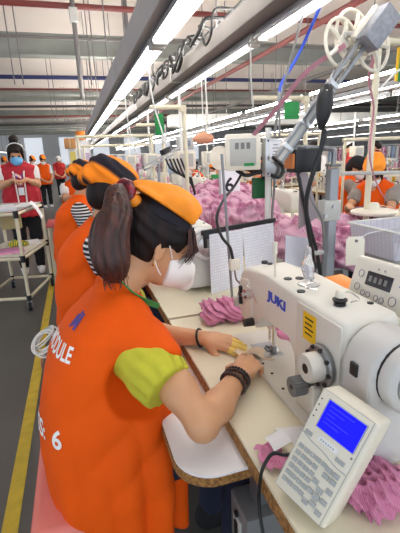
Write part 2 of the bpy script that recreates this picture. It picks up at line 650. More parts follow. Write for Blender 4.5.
struct('floor', MB().box((8, 21, -.05), (44, 50, .1)), CONC, smooth=0)
struct('ceiling', MB().box((8, 21, 4.65), (44, 50, .1)), CEILM, smooth=0)
struct('wall_far', MB().box((8, 44, 2.3), (44, .2, 4.6)), WALLM, smooth=0)
struct('wall_right', MB().box((30, 21, 2.3), (.2, 50, 4.6)), WALLM, smooth=0)
tag(MB().box((-.405, 21, .002), (.062, 46, .004)).build('aisle_line', YELLOW_LINE, smooth=0), kind='structure')

# ceiling steelwork
BEAMM = mat('beam_grey', (140, 144, 138), .6, var=.2, vscale=2)
DARKM = mat('dark_pipe', (70, 66, 66), .55, var=.15)
REDM = mat('red_pipe', (112, 44, 40), .5, var=.15)
BLUEM = mat('blue_pipe', (34, 42, 92), .5, var=.12)
RODM = mat('hanger_rod', (110, 106, 104), .5, var=.1)
for i, y in enumerate((10.3, 17.5, 24.5, 31.5, 38.5)):
    struct('ceiling_beam', MB().box((8, y, 3.82), (44, .18, .40)).box((8, y, 3.63), (44, .34, .03)).box((8, y, 4.03), (44, .34, .03)), BEAMM, smooth=0)
for i, y in enumerate((6.0, 13.5, 21, 28)):
    struct('ceiling_rib', MB().box((8, y, 4.5), (44, .3, .22)), CEILM, smooth=0)
def pipe_x(name, y, z, r, m, label, cat='pipe'):
    t = thing(name, label, cat, (8, y, z))
    MB().cyl((-13.9, y, z), (29.9, y, z), r, seg=10).build('pipe_run', m, t)
    return t
pipe_x('sprinkler_pipe', 7.0, 3.6, .042, REDM, 'red sprinkler pipe crossing the ceiling nearest the camera')
pipe_x('conduit_pipe', 8.7, 3.6, .03, RODM, 'pale grey conduit crossing just before the nearest steel ceiling beam')
pipe_x('cooling_pipe', 12.7, 3.62, .055, BLUEM, 'dark blue pipe crossing the ceiling behind the nearest steel beam')
pipe_x('sprinkler_pipe', 14.6, 3.6, .03, REDM, 'thin dark red sprinkler pipe just behind the blue ceiling pipe')
pipe_x('air_pipe', 15.4, 3.58, .075, BEAMM, 'thick grey air pipe behind the blue ceiling pipe')
for k, (y, z, r, m, l) in enumerate(((19.0, 3.6, .05, DARKM, 'dark pipe crossing the ceiling beyond the thick grey air pipe'),
                     (23.2, 3.6, .055, REDM, 'rust red pipe crossing the ceiling deep in the hall'),
                     (28.0, 3.6, .07, DARKM, 'dark pipe crossing the ceiling near the far end of the hall'),
                     (33.0, 3.6, .08, BEAMM, 'grey pipe crossing the ceiling close to the far wall'))):
    pipe_x('ceiling_pipe', y, z, r, m, l)
# cross pipes along the hall, with sprinkler branch
for x, z, r, m, l in ((3.85, 3.5, .05, REDM, 'red pipe running lengthwise under the ceiling beyond the second lamp row'),
                      (6.4, 3.5, .05, RODM, 'grey pipe running lengthwise under the ceiling over the right-hand workers')):
    t = thing('lengthwise_pipe', l, 'pipe', (x, 20, z))
    MB().cyl((x, 3.5, z - .22), (x, 43, z - .22), r, seg=8).build('pipe_run', m, t)
# drop rods and hangers
rods = [(.25, 6.9, 2.3, 4.55, .035), (1.06, 7.2, 2.4, 4.55, .035)]
rl = ['grey drop pipe hanging from the ceiling left of the near lamp trunking', 'grey drop pipe with a junction box beside the near lamp trunking']
for (x, y, z0, z1, r), l in zip(rods, rl):
    t = thing('drop_pipe', l, 'pipe', (x, y, z1))
    MB().cyl((x, y, z0), (x, y, z1), r, seg=8).build('pipe_run', RODM, t)
    MB().box((x, y, 3.1 if 'junction' in l else 3.45), (.12, .1, .2)).build('junction_box', LGREYP, t, bev=.01)
for k in range(22):
    x = [-.75, -.62, .45, .52, -3.2, 2.6, 4.2, 5.3, 7.5, -5.5][k % 10] + .3 * (k // 10)
    y = [7.5, 7.5, 7.5, 7.5, 9, 8, 9.5, 11, 8, 12][k % 10] + 6.5 * (k // 10)
    o = MB().cyl((x, y, 2.6), (x, y, 4.6), .009, seg=6).build('hanger_rod', RODM, loc=(x, y, 4.6))
    tag(o, 'thin grey hanger rod dropping from the ceiling', 'rod', 'hanger rods under the ceiling')

# ------------------------------------------------------------------ lamp rows
LZ = 2.06
def make_lamp(label, double=True, slim=False):
    t = thing('fluorescent_lamp', label, 'lamp', (0, 0, LZ), 0, 'lit fluorescent lamps in rows over the sewing lines')
    w = .064 if double else (.022 if slim else .048)
    b = MB()
    b.prism([(-w, .0), (-w * .55, .055), (w * .55, .055), (w, .0), (w - .006, -.004), (w * .5, .045), (-w * .5, .045), (-w + .006, -.004)], 2.36,
            frame((1, 0, 0), (0, 0, 1), (0, 1.18, LZ + .01)))
    b.build('reflector', REFL, t, smooth=0)
    for s in ((-.030, .030) if double else (0,)):
        MB().cyl((s, -1.13, LZ + .012), (s, 1.13, LZ + .012), .017, seg=10).build('tube', TUBE, t)
    for s in (-1, 1):
        MB().box((0, s * 1.165, LZ + .02), (w * 1.5, .06, .06), bev=.008).build('end_cap', LGREYP, t)
    return t
lampA = make_lamp('lit double fluorescent lamp under the near trunking')
lampB = make_lamp('lit single fluorescent lamp under the second trunking', False)
lampC = make_lamp('slim lit lamp over the right-hand lines', False, True)
rows = [(.585, .27, True, 15, 'near lamp row'), (1.19, .12, False, 15, 'second lamp row'),
        (3.55, 1.2, False, 14, ''), (4.15, 2.3, False, 14, ''), (8.4, 3.6, False, 12, ''), (13.5, 3.0, False, 12, ''),
        (-4.3, 7.0, False, 11, ''), (-6.5, 7.4, False, 11, ''), (-9.5, 7.4, False, 10, '')]
usedA = usedB = usedC = False
ords = ['nearest', 'second', 'third', 'fourth', 'fifth', 'sixth', 'seventh', 'eighth', 'ninth', 'tenth', 'eleventh', 'twelfth', 'thirteenth', 'fourteenth', 'fifteenth']
for ri, (x, y0, dbl, n, nm) in enumerate(rows):
    for k in range(n):
        y = y0 + 1.22 + 2.44 * k + (0 if dbl else 0)
        if dbl:
            r = lampA if not usedA else copy_tree(lampA); usedA = True
        else:
            if ri == 1:
                r = lampB if not usedB else copy_tree(lampB); usedB = True
            else:
                r = lampC if not usedC else copy_tree(lampC); usedC = True
        put(r, (x, y, LZ))
        if ri == 0: r['label'] = f'lit double fluorescent lamp, {ords[k]} in the near row over the worker'; r['group'] = 'double lamps of the near row'
        elif ri == 1: r['label'] = f'lit single fluorescent lamp, {ords[k]} in the row beside the double lamps'; r['group'] = 'single lamps of the second row'
        else:
            r['label'] = ('lit fluorescent lamp in the rows over the far left of the hall' if x < 0 else
                          'lit fluorescent lamp in the rows over the workers on the right'); r['group'] = 'far lamps left' if x < 0 else 'lamps over the right-hand lines'
# trunking
def trunk(x, w, h, y0, y1, label, zb=LZ + .072):
    t = thing('lamp_trunking', label, 'trunking', (x, y0, zb))
    b = MB(); b.box((x, (y0 + y1) / 2, zb + h / 2), (w, y1 - y0, h)); b.build('channel', TRUNK if x < .8 and x > 0 else TRUNK2, t, smooth=0, bev=.006)
    if w > .1 or x in (3.55, 8.4):  # unseen uplight tubes and holders, added on top to brighten the ceiling
        for k in range(int((y1 - y0) / 2.44)):
            yy = y0 + 1.22 + 2.44 * k
            lt = MB().cyl((x, yy - 1.1, zb + h + .03), (x, yy + 1.1, zb + h + .03), .016, seg=8).build('added_uplight_tube', ADDED_UPTUBE, t)
            MB().box((x, yy - 1.1, zb + h + .015), (.04, .03, .05)).box((x, yy + 1.1, zb + h + .015), (.04, .03, .05)).build('added_tube_holder', LGREYP, lt)
    for k in range(int((y1 - y0) / 2.44)):
        yy = y0 + 1.0 + 2.44 * k
        MB().cyl((x, yy, zb + h), (x, yy, 4.6), .008, seg=6).build('hanger', RODM, t)
    for k in range(int((y1 - y0) / 2.44)):
        yy = y0 + 2.2 + 2.44 * k
        MB().box((x, yy, zb + h / 2), (w + .012, .035, h + .012)).build('clamp_band', LGREYP, t, smooth=0)
    return t
trunk(.555, .13, .20, -.3, 37, 'grey box trunking carrying the double lamps of the near row')
trunk(1.13, .15, .12, -.3, 37, 'grey box trunking carrying the single lamps of the second row')
for x in (3.55, 4.15, 8.4, 13.5, -4.3, -6.5, -9.5):
    trunk(x, .05, .06, 1.0 if x > 0 else 6.8, 36, 'grey trunking over the lamps of the row ' + {3.55: 'nearest the right-hand workers', 4.15: 'second from the right-hand workers', 8.4: 'third beyond the right-hand workers', 13.5: 'farthest right', -9.5: 'at the hall\'s far left side', -4.3: 'on the left of the aisle', -6.5: 'farthest left of the aisle'}[x], zb=LZ + .075)
# dark conduit and loose cables on top of the second trunking
t = thing('cable_bundle', 'black cables looping over the second lamp trunking', 'cable', (1.16, 4.5, 2.34))
MB().tube([(1.17, 1.2, 2.345), (1.17, 3.0, 2.345), (1.16, 5, 2.335), (1.15, 9, 2.33), (1.15, 14, 2.33)], .016).build('conduit', BLACKP, t)
for k in range(15):
    y = 2.9 + .25 * k + random.uniform(-.12, .12); L_ = random.uniform(.35, .8); D = random.uniform(.05, .24)
    pts = [(1.16, y, 2.34), (1.035, y + .05, 2.345), (1.02 - random.uniform(0, .03), y + .22 * L_, 2.33 - D * random.uniform(.5, .9)),
           (1.02 - random.uniform(0, .05), y + random.uniform(.4, .6) * L_, 2.33 - D), (1.03, y + .8 * L_, 2.34 - D * random.uniform(.2, .6)), (1.04, y + L_, 2.35), (1.16, y + L_ + .05, 2.34)]
    MB().tube(pts, random.choice((.009, .012, .015)), seg=6, smooth=5).build('cable_loop', RUBBER, t)

# ------------------------------------------------------------------ hero station: table, machine
TZ = .78
def make_table(label):
    t = thing('sewing_table', label, 'table', (.6, .8, 0))
    MB().box((.62, .82, TZ - .004), (.66, 1.23, .008)).build('laminate_top', LAMINATE, t, smooth=0)
    MB().box((.62, .82, TZ - .0265), (.664, 1.234, .037), bev=.003).build('chipboard_panel', PLY, t, smooth=0)
    for sy in (.32, 1.32):
        MB().box((.62, sy, .06), (.52, .05, .05)).build('foot_bar', LGREYP, t, bev=.006)
        for sx in (.42, .82):
            MB().box((sx, sy, .40), (.05, .035, .66)).build('leg', LGREYP, t, bev=.005)
    MB().box((.82, .82, .3), (.03, .97, .05)).build('stretcher', LGREYP, t, bev=.005)
    return t
table = make_table('cream topped sewing table with a chipboard edge in front of the near worker')

# rounded extension board
t = thing('extension_board', 'white rounded extension board with a wooden rim below the sewing table edge', 'board', (.21, 1.0, .74))
def ext_poly(e):
    p = []
    x0, y0, x1, y1, r = .142 - e, .668 - e, .294, 1.40, .085
    p += [(x1, y0), ]
    for k in range(9):
        a = -PI / 2 - PI / 2 * k / 8
        p.append((x0 + r + r * math.cos(a), y0 + r + r * math.sin(a)))
    p += [(x0, y1), (x1, y1)]
    return p
MB().prism(ext_poly(0), .006, Matrix.Translation((0, 0, .734))).build('white_top', WLAM, t, smooth=30)
MB().prism(ext_poly(.003), .020, Matrix.Translation((0, 0, .714))).build('wooden_rim', PLY, t, smooth=30)
MB().box((.24, .9, .70), (.03, .4, .028)).box((.24, 1.2, .70), (.03, .1, .028)).build('bracket', DULL_STEEL, t)

def make_machine(label):
    """lockstitch machine; needle point at local origin, worker on the -X side, arm runs towards -Y"""
    t = thing('sewing_machine', label, 'sewing machine')
    b = MB()
    b.box((.0, -.15, .003), (.178, .60, .012), bev=.003)
    b.build('bed', MACH, t, smooth=30)
    FX = -.070
    prof = [(-.450, 0), (-.450, .262), (-.447, .275), (-.435, .288), (-.10, .288), (.02, .282), (.058, .268), (.078, .246), (.085, .215), (.085, .140),
            (.078, .115), (.060, .102), (-.030, .100), (-.046, .110), (-.056, .145), (-.068, .165), (-.092, .176), (-.230, .182), (-.250, .176), (-.264, .155), (-.268, .130), (-.272, .0)]
    MB().prism(prof, .138, frame((0, 1, 0), (0, 0, 1), (FX, 0, .008)), bev=.015, seg=3).build('arm', MACH, t, smooth=50)
    cov = [(-.443, .02), (-.443, .270), (-.439, .276), (-.280, .276), (-.274, .270), (-.274, .02)]
    MB().prism(cov, .005, frame((0, 1, 0), (0, 0, 1), (FX - .0025, 0, .008)), bev=.003).build('front_cover', MACH2, t, smooth=40)
    MB().prism([(-.02, .110), (-.02, .2), (.01, .245), (.06, .235), (.076, .21), (.076, .135), (.058, .110)], .006, frame((0, 1, 0), (0, 0, 1), (FX - .004, 0, .008)), bev=.002).build('face_plate', MACH2, t, smooth=40)
    # motor housing with round top and hand wheel
    hp = [(-.076, .02)] + [(-.002 + .074 * math.cos(a), .220 + .074 * math.sin(a)) for a in [PI - PI * k / 14 for k in range(15)]] + [(.072, .02)]
    MB().prism(hp, .086, frame((1, 0, 0), (0, 0, 1), (0, -.452, 0)), bev=.012, seg=3).build('motor_housing', MOTOR, t, smooth=50)
    MB().box((-.076, -.492, .222), (.008, .022, .028), bev=.006).build('housing_hole', BLACKP, t)
    Mh = axis_matrix((0, -1, 0), (.0, -.534, .222))
    MB().lathe([(.066, 0), (.066, .006), (.064, .010)], Mh).build('wheel_gap', BLACKP, t)
    hw = MB().lathe([(.064, .006), (.066, .010), (.066, .030), (.062, .036), (.050, .038), (.046, .033), (.026, .030), (.022, .036), (.0, .037)], Mh, seg=36).build('hand_wheel', MOTOR, t, smooth=50)
    MB().lathe([(.047, .0345), (.047, .038), (.030, .043), (.012, .046), (.0, .046)], Mh, seg=30).build('wheel_cap', STEEL, hw)
    MB().cyl((-.075, -.50, .10), (-.081, -.50, .10), .010).build('housing_screw', BLACKP, t)
    # stitch dial and feed knob
    DY, DZ = -.392, .178
    Md = axis_matrix((-1, 0, 0), (FX - .006, DY, DZ))
    MB().lathe([(.046, 0), (.047, .008), (.044, .012), (.036, .012)], Md, 28).build('dial_ring', DULL_STEEL, t)
    dl = MB().lathe([(.032, .008), (.032, .036), (.029, .042), (.011, .042), (.010, .036), (.0, .036)], Md, 28).build('stitch_dial', MACH2, t)
    MB().cyl((FX - .046, DY, DZ), (FX - .0485, DY, DZ), .011).build('dial_hole', BLACKP, dl)
    for a in range(7):
        q = a * 2 * PI / 9 + .4
        MB().cyl((FX - .014, DY + .041 * math.cos(q), DZ + .041 * math.sin(q)), (FX - .022, DY + .041 * math.cos(q), DZ + .041 * math.sin(q)), .005, seg=8).build('ring_lug', BLACKP, t)
    KY, KZ = -.352, .112
    Mk = axis_matrix((-1, 0, 0), (FX - .006, KY, KZ))
    kn = MB()
    kp = [((.023 if i % 2 else .0205) * math.cos(2 * PI * i / 40), (.023 if i % 2 else .0205) * math.sin(2 * PI * i / 40)) for i in range(40)]
    kn.prism(kp, .030, Mk @ Matrix.Translation((0, 0, .02)), bev=.002).cyl((FX, KY, KZ), (FX - .03, KY, KZ), .010)
    ko = kn.build('feed_knob', GREYP, t, smooth=25)
    MB().cyl((FX - .055, KY, KZ), (FX - .0575, KY, KZ), .006, seg=10).build('knob_hole', BLACKP, ko)
    MB().box((FX - .018, DY + .004, .075), (.018, .018, .10), bev=.004).build('reverse_lever', MACH2, t)
    # needle area
    MB().cyl((0, .005, .11), (0, .005, .045), .0045, seg=10).build('needle_bar', CHROME, t)
    MB().cyl((0, .005, .046), (0, .005, .012), .0012, seg=6).build('needle', CHROME, t)
    MB().cyl((0, -.022, .11), (0, -.022, .028), .0055, seg=10).build('presser_bar', CHROME, t)
    MB().box((0, -.022, .025), (.014, .016, .02), bev=.002).box((-.004, .0, .014), (.022, .026, .005)).box((-.004, .010, .016), (.008, .02, .006)).build('presser_foot', DULL_STEEL, t)
    MB().box((-.01, .005, .0095), (.07, .10, .004), bev=.001).build('throat_plate', STEEL, t)
    for (px_, py_) in ((-.06, -.07), (-.06, -.13), (-.06, .06), (-.068, -.21)):
        MB().cyl((px_, py_, .008), (px_, py_, .0105), .0045, seg=10).build('bed_screw', BLACKP, t)
    # tension assembly, take-up, thumb screws on the head
    MB().cyl((FX - .002, -.012, .215), (FX - .022, -.012, .215), .014).cyl((FX - .02, -.012, .215), (FX - .034, -.012, .215), .006).build('tension_disc', CHROME, t)
    MB().cyl((FX, -.022, .128), (FX - .030, -.022, .128), .013, .012, seg=14).build('thumb_screw', BLACKP, t)
    MB().box((FX - .007, .055, .190), (.012, .014, .06), bev=.003).build('take_up_guard', BLACKP, t)
    MB().tube([(FX - .006, -.01, .24), (FX - .02, -.03, .245), (FX - .014, -.05, .23), (FX - .004, -.055, .2)], .002, seg=6, smooth=4).build('check_spring', CHROME, t)
    MB().box((FX + .01, .094, .155), (.05, .02, .035), bev=.006).build('lamp_head', LGREYP, t)
    # top fittings
    for (px_, py_, r_) in ((.0, .045, .010), (.003, .016, .009), (-.03, -.155, .011), (.0, -.163, .011), (-.05, -.255, .010), (.045, -.38, .007)):
        MB().cyl((px_, py_, .286), (px_, py_, .2985 if py_ < -.1 else .2935), r_, seg=14).build('oil_cap', BLACKP, t)
    MB().cyl((-.052, -.125, .29), (-.052, -.125, .385), .0032, seg=8).build('thread_post', BEIGEP, t)
    MB().cyl((-.052, -.125, .36), (-.052, -.125, .392), .006, seg=8).build('post_tip', BEIGEP, t)
    bw = MB().lathe([(.028, 0), (.028, .004), (.018, .007), (.012, .014), (.008, .016)], axis_matrix((0, 0, 1), (-.004, -.215, .296))).build('bobbin_winder', STEEL, t)
    MB().tube([(-.004, -.215, .31), (-.016, -.25, .313), (-.045, -.265, .31), (-.025, -.285, .306)], .0018, seg=6, smooth=4).build('winder_lever', CHROME, bw)
    tp = MB().lathe([(.013, 0), (.013, .006), (.009, .008), (.016, .011), (.016, .014), (.008, .018)], axis_matrix((0, 0, 1), (-.02, -.363, .296))).build('thread_tension_post', BLACKP, t)
    MB().lathe([(.010, .0), (.011, .008), (.009, .014), (.006, .016)], axis_matrix((0, 0, 1), (-.02, -.363, .314))).build('tension_knob', BEIGEP, tp)
    MB().tube([(-.02, -.363, .316), (.01, -.35, .318), (.015, -.38, .31), (-.005, -.38, .306)], .0015, seg=6, smooth=4).build('tension_spring', CHROME, tp)
    text_obj('lettering', 'JUKI', .035, frame((0, -1, -.02), (0, 0, 1), (FX - .0008, -.122, .236)), JUKIBLUE, t, extrude=.0008, offset=.0012, sx=1.5)
    st = MB().prism([(0, 0), (.052, 0), (.052, .066), (0, .066)], .0008, frame((0, -1, 0), (0, 0, 1), (FX - .0026, -.306, .205))).build('warning_sticker', YELLOWS, t, smooth=0)
    for k in range(4):
        MB().box((FX - .0040, -.332 + .002 * (k % 2), .258 - .012 * k), (.0006, .034 - .006 * (k % 2), .0036)).build('scribbled_line', DARKINK, st, smooth=0)
    return t
machine = make_machine('white lockstitch sewing machine with blue lettering in front of the near worker')
put(machine, (.535, 1.053, TZ))
# ------------------------------------------------------------------ people
def nrm(v):
    v = np.array(v, float); return v / np.linalg.norm(v)

def headframe(yaw, pitch, roll=0.0):
    """yaw about up from +X, pitch down positive; rows forward, left, up"""
    f = np.array([math.cos(yaw) * math.cos(pitch), math.sin(yaw) * math.cos(pitch), -math.sin(pitch)])
    l = np.array([-math.sin(yaw), math.cos(yaw), 0.0])
    u = np.cross(f, l)
    if roll:
        l, u = l * math.cos(roll) + u * math.sin(roll), u * math.cos(roll) - l * math.sin(roll)
    return np.array([f, l, u])

class Head:
    def __init__(s, c, R, sc=1.0):
        s.c = np.array(c, float); s.R = R; s.s = sc
    def p(s, x, y, z):
        return s.c + s.s * (s.R[0] * x + s.R[1] * y + s.R[2] * z)
    def ell(s, F, c, r, k=.015, op='add', R=None):
        F.ell(s.p(*c), np.array(r) * s.s, s.R if R is None else R @ s.R, k * s.s, op)
    def cone(s, F, a, b, r1, r2, k=.01, op='add'):
        F.cone(s.p(*a), s.p(*b), r1 * s.s, r2 * s.s, k * s.s, op)
    def skull(s, F, g=0.0, k=.02):
        s.ell(F, (-.012, 0, .032), (.094 + g, .075 + g, .086 + g), k)
    def build(s, F, ears=True):
        s.skull(F)
        s.ell(F, (.026, 0, -.028), (.066, .060, .084), .03)
        s.ell(F, (.052, 0, -.088), (.030, .028, .024), .025)
        for y in (-1, 1):
            s.ell(F, (.060, .034 * y, -.030), (.030, .024, .026), .02)          # cheek
            s.ell(F, (.096, .031 * y, .008), (.020, .017, .011), .012, 'cut')     # eye socket
            s.ell(F, (.078, .031 * y, .006), (.0145, .014, .011), .006)           # lid
            s.ell(F, (.084, .030 * y, .026), (.014, .022, .007), .012)            # brow
        s.cone(F, (.086, 0, .012), (.106, 0, -.026), .008, .0115, .010)           # nose
        s.ell(F, (.098, .010, -.030), (.010, .008, .007), .006); s.ell(F, (.098, -.010, -.030), (.010, .008, .007), .006)
        s.ell(F, (.090, 0, -.052), (.011, .022, .006), .006)
        s.ell(F, (.088, 0, -.063), (.011, .019, .006), .006)
        if ears:
            for y in (-1, 1):
                E = np.array([[math.cos(.35), math.sin(.35) * -y * .9, .25], [0, 1, 0], [-.25, 0, 1]])
                E = np.array([nrm(E[0]), nrm(np.array([0, 1, 0]) - E[0] * E[0][1]), [0, 0, 0]]); E[2] = np.cross(E[0], E[1])
                s.ell(F, (-.008, .076 * y, -.008), (.0185, .0075, .032), .006, R=E)
                s.ell(F, (-.010, .078 * y, -.034), (.010, .006, .010), .008, R=E)
                s.ell(F, (-.004, .086 * y, -.004), (.0095, .0065, .019), .004, 'cut', R=E)
                s.ell(F, (-.014, .083 * y, .0), (.003, .003, .014), .003, 'add', R=E)

def finger(F, base, d, curl, L, r, nrm_, k=.004, bends=(.9, 1.0, .8)):
    """three phalanges starting at base along d, each bending towards -nrm_ (palm side)"""
    d = nrm(d); p = np.array(base, float); ax = nrm(np.cross(d, nrm_))
    pts = [p]; a = 0
    for i, fr in enumerate((.46, .31, .23)):
        a += curl * bends[i]
        dd = d * math.cos(a) - nrm_ * math.sin(a)
        p = p + dd * L * fr; pts.append(p)
    F.cone(pts[0], pts[1], r, r * .93, .005)
    F.cone(pts[1], pts[2], r * .97, r * .86, k)
    F.cone(pts[2], pts[3], r * .88, r * .72, k)
    return pts

def hand(F, wrist, d, n, side, s=1.0, curls=(.35, .4, .45, .5), spread=.10, thumb=(.55, .5), rk=1.0):
    """palm from wrist along d, back of the hand facing n; side=+1 thumb towards cross(n, d) ... -1 away"""
    wrist = np.array(wrist, float); d = nrm(d); n = nrm(np.array(n) - d * np.dot(n, d)); t = np.cross(n, d) * side
    out = {}
    pl = .088 * s
    # palm: four metacarpal rays
    for i, (w, ln, fl, r) in enumerate(((.030, 1.0, .072, .0088), (.010, 1.04, .080, .0090), (-.010, 1.0, .074, .0086), (-.029, .92, .058, .0076))):
        b0 = wrist + t * w * .55 * s + d * .012 * s
        b1 = wrist + t * w * s + d * pl * ln - n * (.002 + .004 * abs(i - 1)) * s
        F.cone(b0, b1, .0145 * s, .0108 * s, .009)
        fd = nrm(d + t * (spread * (1.2 - i * .8)))
        out[i] = finger(F, b1, fd, curls[i], fl * s, r * s * rk, n)
    # heel and thumb
    F.ell(wrist + d * .035 * s - n * .006 * s, (.022 * s, .034 * s, .016 * s), np.array([d, t, n]), .012)
    tb = wrist + t * .024 * s + d * .022 * s - n * .008 * s
    td = nrm(d * .75 + t * .75 - n * .35)
    k1 = tb + td * .038 * s
    td2 = nrm(d * (.95) + t * (.45 - thumb[0] * .6) - n * .35)
    k2 = k1 + td2 * .032 * s
    td3 = nrm(d * .95 - t * thumb[1] * .5 - n * .4)
    k3 = k2 + td3 * .026 * s
    F.cone(tb, k1, .015 * s, .011 * s, .010); F.cone(k1, k2, .0108 * s, .0098 * s, .004); F.cone(k2, k3, .0098 * s, .0078 * s, .004)
    out['thumb'] = [tb, k1, k2, k3]
    return out

# ------------------------------------------------------------------ the near worker
hero = thing('garment_worker', 'person with a long ponytail, orange vest and headscarf, sewing at the nearest machine', 'person', (.02, 1.06, 0))
HR = headframe(math.radians(4), math.radians(29))
HS = .985
HC = tuple(np.array((.198, 1.05, 1.155)) - HS * (HR[0] * -.010 + HR[1] * -.080 + HR[2] * -.008))
hd = Head(HC, HR, HS)
NECK = np.array([.085, 1.095, 1.045])
RS = np.array([.138, .905, .925]); RE = np.array([.208, .732, .822]); RW = np.array([.352, .880, .828])
LS = np.array([.115, 1.255, .955]); LE = np.array([.150, 1.330, .745 + .05]); LW = np.array([.345, 1.165, .815])
F = Field((-.22, .60, .50), (.60, 1.44, 1.34), .0042)
hd.build(F)
F.chain([hd.p(-.030, 0, -.035), NECK + (.0, 0, .01), NECK + (-.02, 0, -.06)], [.053, .050, .055], .03)
F.chain([NECK + (-.02, .0, -.07), (.055, 1.0, .94), RS], [.055, .05, .046], .04)
F.chain([NECK + (-.02, .0, -.07), (.055, 1.19, .94), LS], [.055, .05, .046], .04)
F.chain([NECK + (-.04, -.005, -.10), (.02, 1.08, .80), (.0, 1.07, .60)], [.07, .105, .115], .05)
F.chain([RS, RS * .45 + RE * .55, RE], [.048, .041, .033], .02)
F.chain([RE, RE * .62 + RW * .38 + (0, 0, -.004), RW], [.034, .037, .0250], .02)
F.chain([LS, LS * .5 + LE * .5, LE], [.048, .042, .037], .02)
F.chain([LE, LE * .65 + LW * .35, LW], [.037, .038, .0245], .02)
# right hand: back of the hand towards the camera, fingers pinching the cloth at the needle
rd = nrm(np.array([.470, 1.000, .838]) - RW)
hand(F, RW + rd * .006, rd, nrm((-.30, -.35, .85)), +1, .98, curls=(.26, .40, .58, .78), spread=.10, thumb=(.6, .6))
ld = nrm(np.array([.465, 1.085, .808]) - LW)
lf = hand(F, LW + ld * .006, ld, nrm((.05, -.45, .95)), -1, .96, curls=(.28, .32, .36, .42), spread=.08, thumb=(.5, .5))
F.mesh('body', SKIN, hero, relax=1)

# trousers and shoes under the table
F = Field((-.16, .84, .0), (.62, 1.34, .66), .009)
for y in (.97, 1.19):
    F.chain([(.0, y, .575), (.30, y - .005, .60), (.40, y, .575)], [.098, .080, .068], .03)
    F.chain([(.40, y, .575), (.40, y, .33), (.36, y, .12)], [.066, .062, .05], .03)
F.ell((-.02, 1.08, .60), (.14, .18, .11), None, .04)
F.wobble(lambda X, Y, Z, s=sumsin(3, 8, 40, 90): .003 * s(X, Y, Z))
F.mesh('trousers', NAVY_JEANS, hero, relax=1)
for y in (.97, 1.19):
    F = Field((.25, y - .06, .0), (.55, y + .06, .14), .007)
    F.cone((.34, y, .05), (.47, y, .035), .045, .036, .02).cone((.34, y, .05), (.35, y, .10), .042, .038, .02).plane((0, 0, .004), (0, 0, -1))
    F.mesh('shoe', BLACK_CLOTH, hero)

# lime shirt with puffed cap sleeves
def sleeve(F, S, E, hem, r0, r1, seed):
    S = np.array(S); E = np.array(E); m = S + (E - S) * hem
    F.cone(S + (S - E) * .05, S + (E - S) * hem * .55, r0, r1, .03)
    F.cone(S + (E - S) * hem * .55, m, r1, r1 * .93, .02)
    ax = nrm(E - S)
    u = nrm(np.cross(ax, (0, 0, 1))); v = np.cross(ax, u)
    w = sumsin(seed, 6, 20, 50)
    def fold(X, Y, Z):
        x, y, z = X - S[0], Y - S[1], Z - S[2]
        al = x * ax[0] + y * ax[1] + z * ax[2]
        a = np.arctan2(x * v[0] + y * v[1] + z * v[2], x * u[0] + y * u[1] + z * u[2])
        return .0032 * np.sin(13 * a + 2.2 * w(X, Y, Z)) * np.clip((al + .02) / .10, 0, 1)
    F.wobble(fold, np.minimum(S, m) - .14, np.maximum(S, m) + .14)
    # clean hem
    def hemcut(X, Y, Z): return (X - m[0]) * ax[0] + (Y - m[1]) * ax[1] + (Z - m[2]) * ax[2]
    F.apply(hemcut, m - .10, m + .10, 0, 'and')
F = Field((-.12, .70, .52), (.32, 1.42, 1.03), .0060)
F.chain([(.045, 1.09, .96), (.03, 1.08, .80), (.01, 1.07, .62)], [.085, .128, .135], .05)
F.chain([(.06, 1.0, .925), (.120, .925, .905)], [.075, .064], .04)
F.chain([(.06, 1.19, .945), (.10, 1.235, .945)], [.075, .066], .04)
sleeve(F, (.108, .905, .918), RE, .47, .068, .068, 5)
sleeve(F, (.108, 1.235, .945), LE, .40, .066, .062, 6)
F.mesh('shirt', LIME, hero, relax=1)

# loose orange vest
VEST = [(.36, .045, 1.05, .165, .20), (.45, .03, 1.05, .180, .212), (.55, .025, 1.055, .192, .222), (.65, .022, 1.06, .194, .220), (.75, .020, 1.065, .185, .212),
        (.84, .022, 1.07, .168, .200), (.91, .030, 1.075, .150, .192), (.97, .045, 1.08, .122, .184), (1.005, .058, 1.085, .094, .150), (1.035, .070, 1.09, .072, .105), (1.062, .078, 1.093, .062, .066), (1.085, .082, 1.095, .060, .062)]
F = Field((-.24, .78, .34), (.30, 1.36, 1.10), .0056)
F.stack(VEST, 0.0, pw=2.6)
F.chain([(.055, 1.0, .975), (.120, .925, .948), (.160, .870, .930)], [.060, .052, .040], .05)
F.chain([(.055, 1.18, .975), (.112, 1.245, .955)], [.055, .045], .05)
w1 = sumsin(11, 7, 8, 22); w2 = sumsin(12, 6, 25, 60)
def drape(X, Y, Z):
    low = np.clip((.80 - Z) / .30, 0, 1)
    side = np.clip((X + .02) / .16, 0, 1)
    a = np.arctan2(Y - 1.06, X - .03)
    folds = (1 - 2 * np.abs(np.sin(7.5 * a + .9 * w1(X, Y, Z) + 3 * (Z - .5))) ** .9) * (.004 + .013 * side) * low
    # diagonal pulls from the armhole to the hip
    pull = (1 - 2 * np.abs(np.sin((X * .7 - Z * .9 + Y * .3) * 24 + 1.3 * w1(X, Y, Z))) ** .9) * .0042 * np.clip((Z - .45) / .2, 0, 1) * np.clip((1.0 - Z) / .1, 0, 1) * (.35 + .65 * np.clip((X + .10) / .2, 0, 1))
    return folds + pull + .0016 * w2(X, Y, Z)
F.wobble(drape)
F.ell((.116, .845, .862), (.112, .102, .098), None, .010, 'cut')          # right armhole
F.ell((.110, 1.330, .880), (.09, .10, .095), None, .012, 'cut')           # left armhole
F.cone(NECK + (.022, 0, .012), NECK + (.06, .01, .10), .062, .070, .010, 'cut')
vest = F.mesh('vest', ORANGE, hero, relax=2)
